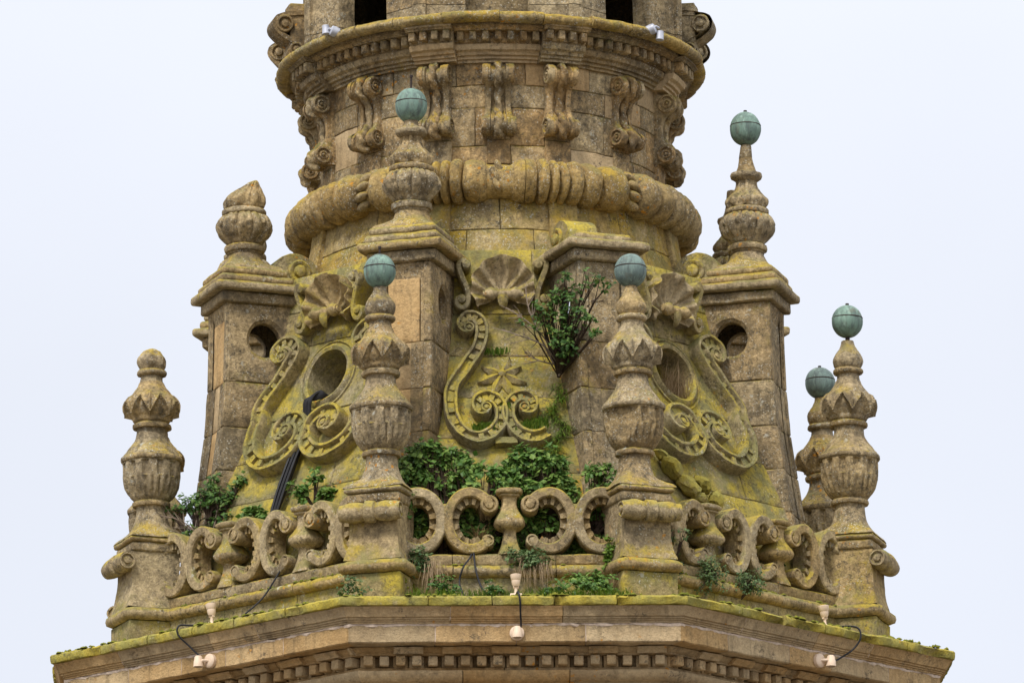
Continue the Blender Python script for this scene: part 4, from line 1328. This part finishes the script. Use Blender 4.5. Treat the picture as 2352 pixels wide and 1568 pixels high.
# the bundle hanging out of the left oculus
F7 = panel_f(7)
cb = thing('cable_bundle', 'thick bundle of black cables hanging out of the left oculus', 'cables', F7(-.1, 1.3, 0))
o_ = -F7(-.1, 1.3, 0)
for i in range(9):
    rr = random.Random(i)
    j = (i-4)*.010; w = rr.uniform(-.01, .01)
    pts = [F7(.08+j*.3, 2.36+j*.3, -.25), F7(.05+j*.3, 2.37+j*.3, .02), F7(.0+j*.5, 2.355+j, .09), F7(-.055+j, 2.29+w, .13), F7(-.075+j, 2.15+w, .06), F7(-.055+j, 1.98, .045), F7(-.06+j*1.4, 1.80, .05+.02*(i % 3)), F7(-.07+j*1.5, 1.6, .05+.025*(i % 3)), F7(-.10+j*1.4, 1.32, .06+.02*(i % 3)), F7(-.13+j*.8, 1.0, .08), F7(-.15+j*.8, .7, .08)]
    mb = MB(); tube(mb, catmull([tuple(p) for p in pts], 4), .013, 6); mb.build('cable_strand', 'cable', cb, o_)

# ------------------------------------------------------------------ plants
def leaf(mb, p, n, d, L_, w):
    """A leaf folded along its midrib: six points."""
    d = (d - n*d.dot(n)); d = d.normalized() if d.length > 1e-4 else n.orthogonal().normalized()
    s = n.cross(d)
    a = p; tip = p+d*L_ - n*L_*.12
    m1 = p+d*L_*.45 + n*L_*.03
    mb.add([a, m1+s*w*.5-n*w*.12, tip, m1-s*w*.5-n*w*.12, m1], [(0, 1, 4), (1, 2, 4), (2, 3, 4), (3, 0, 4)])
def rvec(rr):
    while True:
        v = Vector((rr.uniform(-1, 1), rr.uniform(-1, 1), rr.uniform(-1, 1)))
        if .01 < v.length < 1: return v
def plant(name, label, cat, base, clumps, leaf_sz, mat, stems=None, stem_mat='twig', seed=0, group=None, dens=1.0, stem_r=.012, extra=None):
    """clumps = [(offset, radii, n)], leaves in shells round clump centres, with twigs leading there."""
    rr = random.Random(seed)
    t = thing(name, label, cat, base, 0, group)
    lm = MB(); sm = MB()
    for off, rad, n in clumps:
        off = Vector(off); rad = Vector(rad) if not isinstance(rad, (int, float)) else Vector((rad,)*3)
        # each clump is itself made of small sprays
        ns = max(2, int(n/11))
        for q in range(ns):
            v = rvec(rr).normalized()*rr.uniform(.3, 1.0)*(1.5 if rr.random() < .18 else 1)
            c = off + Vector((v.x*rad.x, v.y*rad.y, v.z*rad.z))
            if stems is not None:
                mid = off*.55 + c*.25 + rvec(rr)*.02
                tube(sm, [Vector((off.x*.1*0, 0, 0)) if off.length < .9 else off*.35, mid, c], lambda t_: stem_r*(1-.75*t_)+.002, 4)
            for _ in range(int(rr.uniform(5, 17)*dens)):
                g = rvec(rr)*rr.uniform(.2, 1)
                sz = leaf_sz*rr.uniform(.4, 1.35)
                p = c+g*min(rad)*.55
                nn = (v*.5 + rvec(rr)*.9 + Vector((0, -.35, .75))).normalized()
                leaf(lm, p, nn, (g+rvec(rr)*.6 + Vector((0, 0, -.2))), sz, sz*rr.uniform(.6, .85))
    if stems is not None and sm.v: sm.build('stems', stem_mat, t, smooth=0)
    kind(lm.build('foliage', mat, t, smooth=0), 'stuff')
    return t
def bare_twigs(t, paths, mat='bare', r=.008, seed=1, forks=5, spread=.16):
    rr = random.Random(seed); mb = MB()
    for pts in paths:
        pts = [Vector(p) for p in pts]; q = [Vector(p) for p in catmull([tuple(p) for p in pts], 4)]
        tube(mb, q, lambda u: r*(1-.7*u)+.0015, 5)
        for _ in range(forks):
            i = rr.randrange(len(q)//3, len(q)-1); d = (q[min(i+1, len(q)-1)]-q[i-1]).normalized()
            e_ = q[i]+(d*.7+rvec(rr)*.8)*spread*rr.uniform(.4, 1.1)
            tube(mb, [q[i], (q[i]+e_)/2+rvec(rr)*.015, e_], lambda u: r*.45*(1-.6*u)+.001, 4)
    mb.build('bare_twigs', mat, t, smooth=0)

# big shrub rooted in the crevice between the front panel and the right pier
F0 = panel_f(0)
rt = F0(.50, 2.38, .05)
cl = []
for (x, y, n, r) in ((1300, 660, 90, .10), (1350, 655, 70, .09), (1385, 650, 30, .06), (1270, 690, 80, .10), (1310, 700, 110, .11), (1250, 735, 60, .10), (1285, 745, 110, .11), (1330, 720, 60, .09), (1350, 745, 55, .075), (1368, 770, 40, .06), (1305, 790, 110, .10), (1275, 780, 90, .09), (1320, 760, 80, .09), (1225, 755, 25, .06), (1295, 825, 60, .06), (1240, 700, 30, .06)):
    dep = -2.62-.2*random.random() - max(0, min(.42, (x-1300)*.007))
    z = 2.49 + (835-y)*.00408 + (dep+2.6)*.24
    cl.append((Vector(((x-1164)/247, dep, z))-rt, (r*1.1, r*.8, r*1.1), n))
sh = plant('shrub', 'leafy dark green shrub rooted in the crevice beside the carved front panel', 'shrub', rt, [(o, Vector((r_[0]*1.25, r_[1]*1.2, r_[2]*1.25)), int(n*1.15)) for o, r_, n in cl], .045, 'leaf_dark', True, seed=3, stem_r=.006)
bare_twigs(sh, [[(0, -.05, .1), (-.12, -.2, .3), (-.3, -.22, .48), (-.48, -.15, .62)], [(0, -.05, .1), (-.15, -.22, .25), (-.38, -.2, .35), (-.52, -.12, .42)], [(-.05, -.1, .1), (-.2, -.2, .4), (-.28, -.2, .62), (-.30, -.18, .78)], [(0, -.05, .1), (-.18, -.15, .12), (-.32, -.15, .2)], [(.0, -.05, .0), (.12, -.15, .2), (.25, -.2, .22), (.33, -.2, .1)]], seed=5, forks=12, spread=.2)
bare_twigs(sh, [[(0, 0, 0), (.02, -.12, .2), (.06, -.2, .45), (.1, -.25, .75)], [(.03, -.15, .3), (.15, -.25, .5), (.3, -.28, .68)], [(0, -.05, .05), (-.06, -.15, .3), (-.1, -.2, .5)]], 'twig', .018, 6, 8)
# brambles behind the front balustrade
def hedge(label, x0, x1, zlo, zhi, n, seed, mat='leaf'):
    rr = random.Random(seed); base = Vector(((x0+x1)/2, -2.98, .2)); cl = []
    for _ in range(n):
        x = rr.uniform(x0, x1); f = 1-.5*abs((x-(x0+x1)/2)/((x1-x0)/2))**4
        z = rr.uniform(zlo, zlo+(zhi-zlo)*(.35+.65*f))
        cl.append((Vector((x, rr.uniform(-3.08, -2.9), z))-base, (.13, .08, .12), 240))
    return plant('bramble', label, 'bush', base, cl, .058, mat, True, seed=seed, stem_r=.006, group='brambles behind the front balustrade')
hedge('dense green bramble behind the left half of the front balustrade', -1.0, -.02, .62, 1.66, 46, 11)
hedge('dense green bramble behind the right half of the front balustrade', .0, .90, .62, 1.64, 46, 12)
# left bush with grey twigs, leaning on the left balustrade
b4 = face_pt(7, -1.06, -.30, .80)
def off_img(dx, dy, dz): 
    return Vector((dx, dy, dz))
cl = [((.02, -.05, .72), (.13, .1, .11), 90), ((.18, -.08, .68), (.12, .1, .12), 80), ((-.14, -.02, .66), (.12, .1, .10), 70), ((.28, -.1, .86), (.08, .08, .09), 45), ((.06, -.02, .90), (.07, .07, .08), 35), ((-.3, .02, .6), (.1, .08, .07), 40), ((.25, -.1, .5), (.12, .1, .1), 70), ((.1, -.08, .5), (.12, .08, .1), 60), ((-.12, -.05, .42), (.12, .08, .08), 30)]
sb = plant('bush', 'green bush with grey bare twigs beside the far left pinnacle', 'bush', b4, [(o, r_, int(n*3)) for o, r_, n in cl], .046, 'leaf_dark', True, seed=21, stem_r=.007)
bare_twigs(sb, [[(0, 0, .1), (-.2, -.05, .35), (-.42, -.05, .42)], [(0, 0, .1), (-.15, -.1, .3), (-.38, -.1, .28)], [(0, 0, .2), (-.25, -.05, .5), (-.5, -.02, .55)], [(0, 0, .1), (.05, -.1, .35), (.1, -.1, .62)], [(0, 0, .1), (-.08, -.1, .35), (-.25, -.12, .5)]], seed=8, forks=14, spread=.18)
# small bushes on the left panel
for lab_, u, z, s, n, sd in (('small green bush against the panel between cable bundle and front left pinnacle', .36, 1.42, 1.0, 34, 31), ('smaller green bush left of the cable bundle at the panel foot', -.38, 1.32, .62, 22, 32)):
    p = F7(u, z-.22, .03)
    n *= 3; cl = [((-.12*s, -.04, .15), .075*s, n*2), ((.10*s, -.06, .12), .07*s, n*2), ((.02*s, -.05, .30*s), .065*s, n), ((.22*s, -.06, .10), .05*s, n)]
    plant('bush', lab_, 'bush', p, cl, .055, 'leaf', True, seed=sd, stem_r=.008)
# round cushions on the right balustrade
for lab_, tt, z, r, sd in (('larger round green cushion plant on the right balustrade torus', -.66, .50, (.135, .11, .16), 41), ('smaller round cushion plant further right on the right balustrade torus', -.14, .47, (.13, .11, .125), 42)):
    p = face_pt(1, tt, .06, z-.15)
    plant('cushion_plant', lab_, 'plant', p, [((.07, -.06, .15), r, 620)], .026, 'leaf_blue', True, seed=sd, dens=1.4, stem_r=.004)
p = face_pt(1, -1.02, .02, .5)
plant('trailing_plant', 'dark trailing plant hanging beside the front right pedestal', 'plant', p, [((0, -.04, .2), (.06, .04, .14), 120), ((.04, -.05, -.02), (.06, .05, .12), 120), ((.08, -.06, .3), (.07, .04, .06), 70)], .028, 'leaf_blue', True, seed=44, stem_r=.004)
# herbs on the front plinth
for lab_, tt, dl, z, rad, n, mt, sz, sd in (
        ('grey-green herb on the torus beside the front left pedestal', -.80, .12, .50, (.12, .07, .13), 420, 'leaf_blue', .036, 51),
        ('grey-green herb on the torus right of the front baluster', .16, .12, .50, (.21, .07, .10), 560, 'leaf_blue', .036, 52),
        ('low herb on the terrace edge before the front left pedestal', -1.42, .55, .14, (.13, .07, .10), 300, 'leaf_blue', .036, 53),
        ('low leafy herb left of the front lamp base', -.17, .55, .12, (.10, .06, .07), 220, 'leaf_dark', .036, 54),
        ('low leafy herb halfway between front left pedestal and lamp', -.62, .45, .17, (.13, .07, .11), 300, 'leaf_dark', .04, 55),
        ('spreading bright green herb before the front right pedestal', .68, .48, .18, (.26, .09, .12), 700, 'leaf', .045, 56),
        ('yellow-green creeper climbing the side of the front right pedestal', .88, .10, .52, (.07, .06, .20), 380, 'grass', .04, 57),
        ('low dark herb right of the front lamp', .36, .52, .13, (.14, .06, .06), 240, 'leaf_dark', .036, 58),
        ('green leaves seen through the ring right of the front baluster', .30, -.22, .85, (.10, .06, .13), 130, 'leaf', .06, 59),
        ('little tuft of green inside the ring left of the front baluster', -.28, -.08, .68, (.10, .05, .04), 110, 'grass', .03, 60),
        ('dark leaves in the ring beside the front right pedestal', .80, -.12, .72, (.06, .05, .07), 70, 'leaf_dark', .04, 61),
        ('ivy sprigs on the right edge of the front left pedestal', -.90, .02, .95, (.035, .05, .22), 110, 'leaf', .045, 62)):
    plant('herb', lab_, 'plant', face_pt(0, tt, dl, z), [((0, 0, 0), rad, n)], sz, mt, None, seed=sd)
plant('herb', 'small dark plant on the far right edge of the terrace', 'plant', face_pt(2, -.55, .12, .72), [((0, 0, 0), (.05, .08, .16), 120)], .04, 'leaf_blue', None, seed=65)
for lab_, tt, z, sd in (('green leaves seen through the right balustrade beside its first baluster', -.28, .86, 66), ('green leaves seen through the right balustrade by its second baluster', .70, .80, 67)):
    plant('herb', lab_, 'plant', face_pt(1, tt, -.25, z), [((0, 0, 0), (.09, .06, .15), 130)], .05, 'leaf', None, seed=sd)
plant('herb', 'green leaves seen through the left balustrade near the front pedestal', 'plant', face_pt(7, .78, -.25, .80), [((0, 0, 0), (.12, .06, .16), 170)], .05, 'leaf', None, seed=68)

def tuft(label, pts, n, L_, mat, seed, lean=(0, 0, 0), up_=1.0, spread=.5, name='grass_tuft', w=.006):
    rr = random.Random(seed); mb = MB(); o = Vector(pts[0])
    for i in range(n):
        a = Vector(pts[rr.randrange(len(pts))]) + Vector((rr.uniform(-.05, .05), rr.uniform(-.03, .03), rr.uniform(-.02, .02))) - o
        d = Vector((rr.uniform(-1, 1)*spread, rr.uniform(-1, .3)*spread, up_*rr.uniform(.6, 1))) + Vector(lean)
        d = d.normalized()*L_*rr.uniform(.5, 1.15)
        s = Vector((d.y, -d.x, 0)); s = s.normalized() if s.length > 1e-5 else Vector((1, 0, 0))
        b = a+d*.55+Vector((0, 0, .02)); c = a+d+Vector((rr.uniform(-.03, .03), 0, -.05*L_))
        mb.add([a-s*w, a+s*w, b+s*w*.7, b-s*w*.7, c], [(0, 1, 2, 3), (3, 2, 4)])
    o_ = mb.build(name, mat, None, o, 0)
    tag(o_, label, 'grass'); kind(o_, 'stuff'); return o_
def on0(u, z, d=.02): return tuple(F0(u, z, d))
tuft('green grass hanging down the crevice right of the carved flower', [on0(.48+.06*math.sin(i), 2.3-.055*i) for i in range(13)], 420, .16, 'grass', 71, (0, -.2, -.4), .25, .6, w=.004)
tuft('green grass growing inside the left scroll of the front panel', [on0(-.25+.03*i, 1.80, .06) for i in range(6)], 200, .10, 'grass', 72, (0, -.3, .2))
tuft('green grass growing inside the right scroll of the front panel', [on0(.14+.04*i, 1.79+.015*i, .06) for i in range(6)], 200, .10, 'grass', 73, (0, -.3, .2))
tuft('short green grass between the two inner scrolls', [on0(-.0, 2.02, .05), on0(.01, 1.96, .05)], 70, .10, 'grass', 74, (0, -.3, .2))
tuft('dry straw stalks hanging from the herb beside the front left pedestal', [tuple(face_pt(0, -.78+.03*i, .11, .46)) for i in range(6)], 60, .28, 'dry', 75, (.05, -.2, -1.2), .1, .25, 'dry_stalks', .003)
tuft('dry straw stalks hanging from the herb right of the front baluster', [tuple(face_pt(0, .08+.04*i, .11, .46)) for i in range(7)], 70, .26, 'dry', 76, (.0, -.2, -1.2), .1, .25, 'dry_stalks', .003)
tuft('dry straw fan standing before the front right pedestal', [tuple(face_pt(0, .84+.025*i, .22, .08)) for i in range(6)], 110, .36, 'dry', 77, (.35, -.1, .2), 1, .35, 'dry_stalks', .003)
tuft('pale dry grass on the far right corner of the terrace', [tuple(face_pt(2, -1.2+.12*i, .2, .02)) for i in range(9)], 60, .35, 'dry', 78, (.2, 0, .2), 1, .4, 'dry_stalks', .0025)
tuft('dry brown twigs filling the ring left of the front baluster', [tuple(face_pt(0, -.27, -.1, .72)), tuple(face_pt(0, -.22, -.1, .9))], 110, .2, 'dry', 79, (0, 0, 0), .6, .9, 'dry_stalks', .003)
F1 = panel_f(1)
tuft('dry brown twigs filling the right oculus', [tuple(F1(-.15+.05*i, 2.40, -.06)) for i in range(7)], 170, .34, 'dry', 80, (0, -.1, .2), 1, .55, 'dry_stalks', .003)
tuft('short green grass along the front terrace edge', [tuple(face_pt(0, -.9+.1*i, .55, .03)) for i in range(20)], 900, .11, 'grass', 81, (0, -.1, .2), 1, .7, w=.004)
tuft('pale dry grass by the right terrace lamp', [tuple(face_pt(1, .3+.1*i, .15, .02)) for i in range(8)], 40, .26, 'dry', 82, (0, 0, .2), 1, .3, 'dry_stalks', .0025)
tuft('short green grass in the joint of the front panel under the bare twigs', [on0(-.22+.04*i, 2.645, .01) for i in range(7)], 90, .06, 'grass', 83, (0, -.3, .2))

mb = MB(); rr = random.Random(5)
def cushion(p, n, a, b):
    t1 = n.orthogonal().normalized(); t2 = n.cross(t1); o = len(mb.v)
    ring = [p+(t1*math.cos(q)+t2*math.sin(q))*a*rr.uniform(.7, 1.3) - n*.004 for q in [k*math.pi/3 for k in range(6)]]
    r2 = [p+(v-p)*.6+n*b*rr.uniform(.6, 1) for v in ring]
    mb.add(ring+r2+[p+n*b*1.1], [(i, (i+1) % 6, 6+(i+1) % 6, 6+i) for i in range(6)]+[(6+i, 6+(i+1) % 6, 12) for i in range(6)])
for k in (7, 0, 1):
    for _ in range(260):
        tt = rr.uniform(-1, 1)*half(k, .9); q = rr.random()
        if noise.noise(Vector((tt*2.2, k, 0))) < -.05: continue
        if q < .6: cushion(face_pt(k, tt, rr.uniform(.84, .91), .004), Vector((0, 0, 1)), rr.uniform(.012, .035), rr.uniform(.008, .022))
        elif abs(tt) < half(k, 0)-.3: cushion(face_pt(k, tt, rr.uniform(.03, .075), .448), Vector((0, 0, 1)), rr.uniform(.012, .03), rr.uniform(.008, .018))
        else: cushion(face_pt(k, tt, .035, rr.uniform(.03, .3)), pol(45*k, 1, 0), rr.uniform(.01, .025), .01)
kind(part(mb, 'moss', 'moss', 0), 'stuff')
# broken scroll fragment lying on the right panel, beside the front right pinnacle
p = F1(-.62, 1.30, .06)
t = thing('broken_carving', 'broken yellow carved fragment leaning on the panel beside the front right pinnacle', 'stone', p)
rr = random.Random(12)
for u, z, d, sz, rot in ((-.60, 1.50, .12, (.20, .10, .09), 35), (-.44, 1.36, .13, (.19, .11, .10), 40), (-.34, 1.24, .14, (.12, .10, .08), 20), (-.22, 1.40, .12, (.17, .09, .08), 42), (-.10, 1.27, .13, (.13, .09, .10), 30), (-.70, 1.62, .10, (.12, .08, .07), 30)):
    mb = MB(); lump(mb, F1(u, z, d*.6)-p, *[q*.72 for q in sz], Matrix.Rotation(R(45), 3, 'Z') @ Matrix.Rotation(R(rot), 3, 'Y'))
    mb.rough(.04, 7, u*9).build('fragment', 'coping', t, smooth=25)
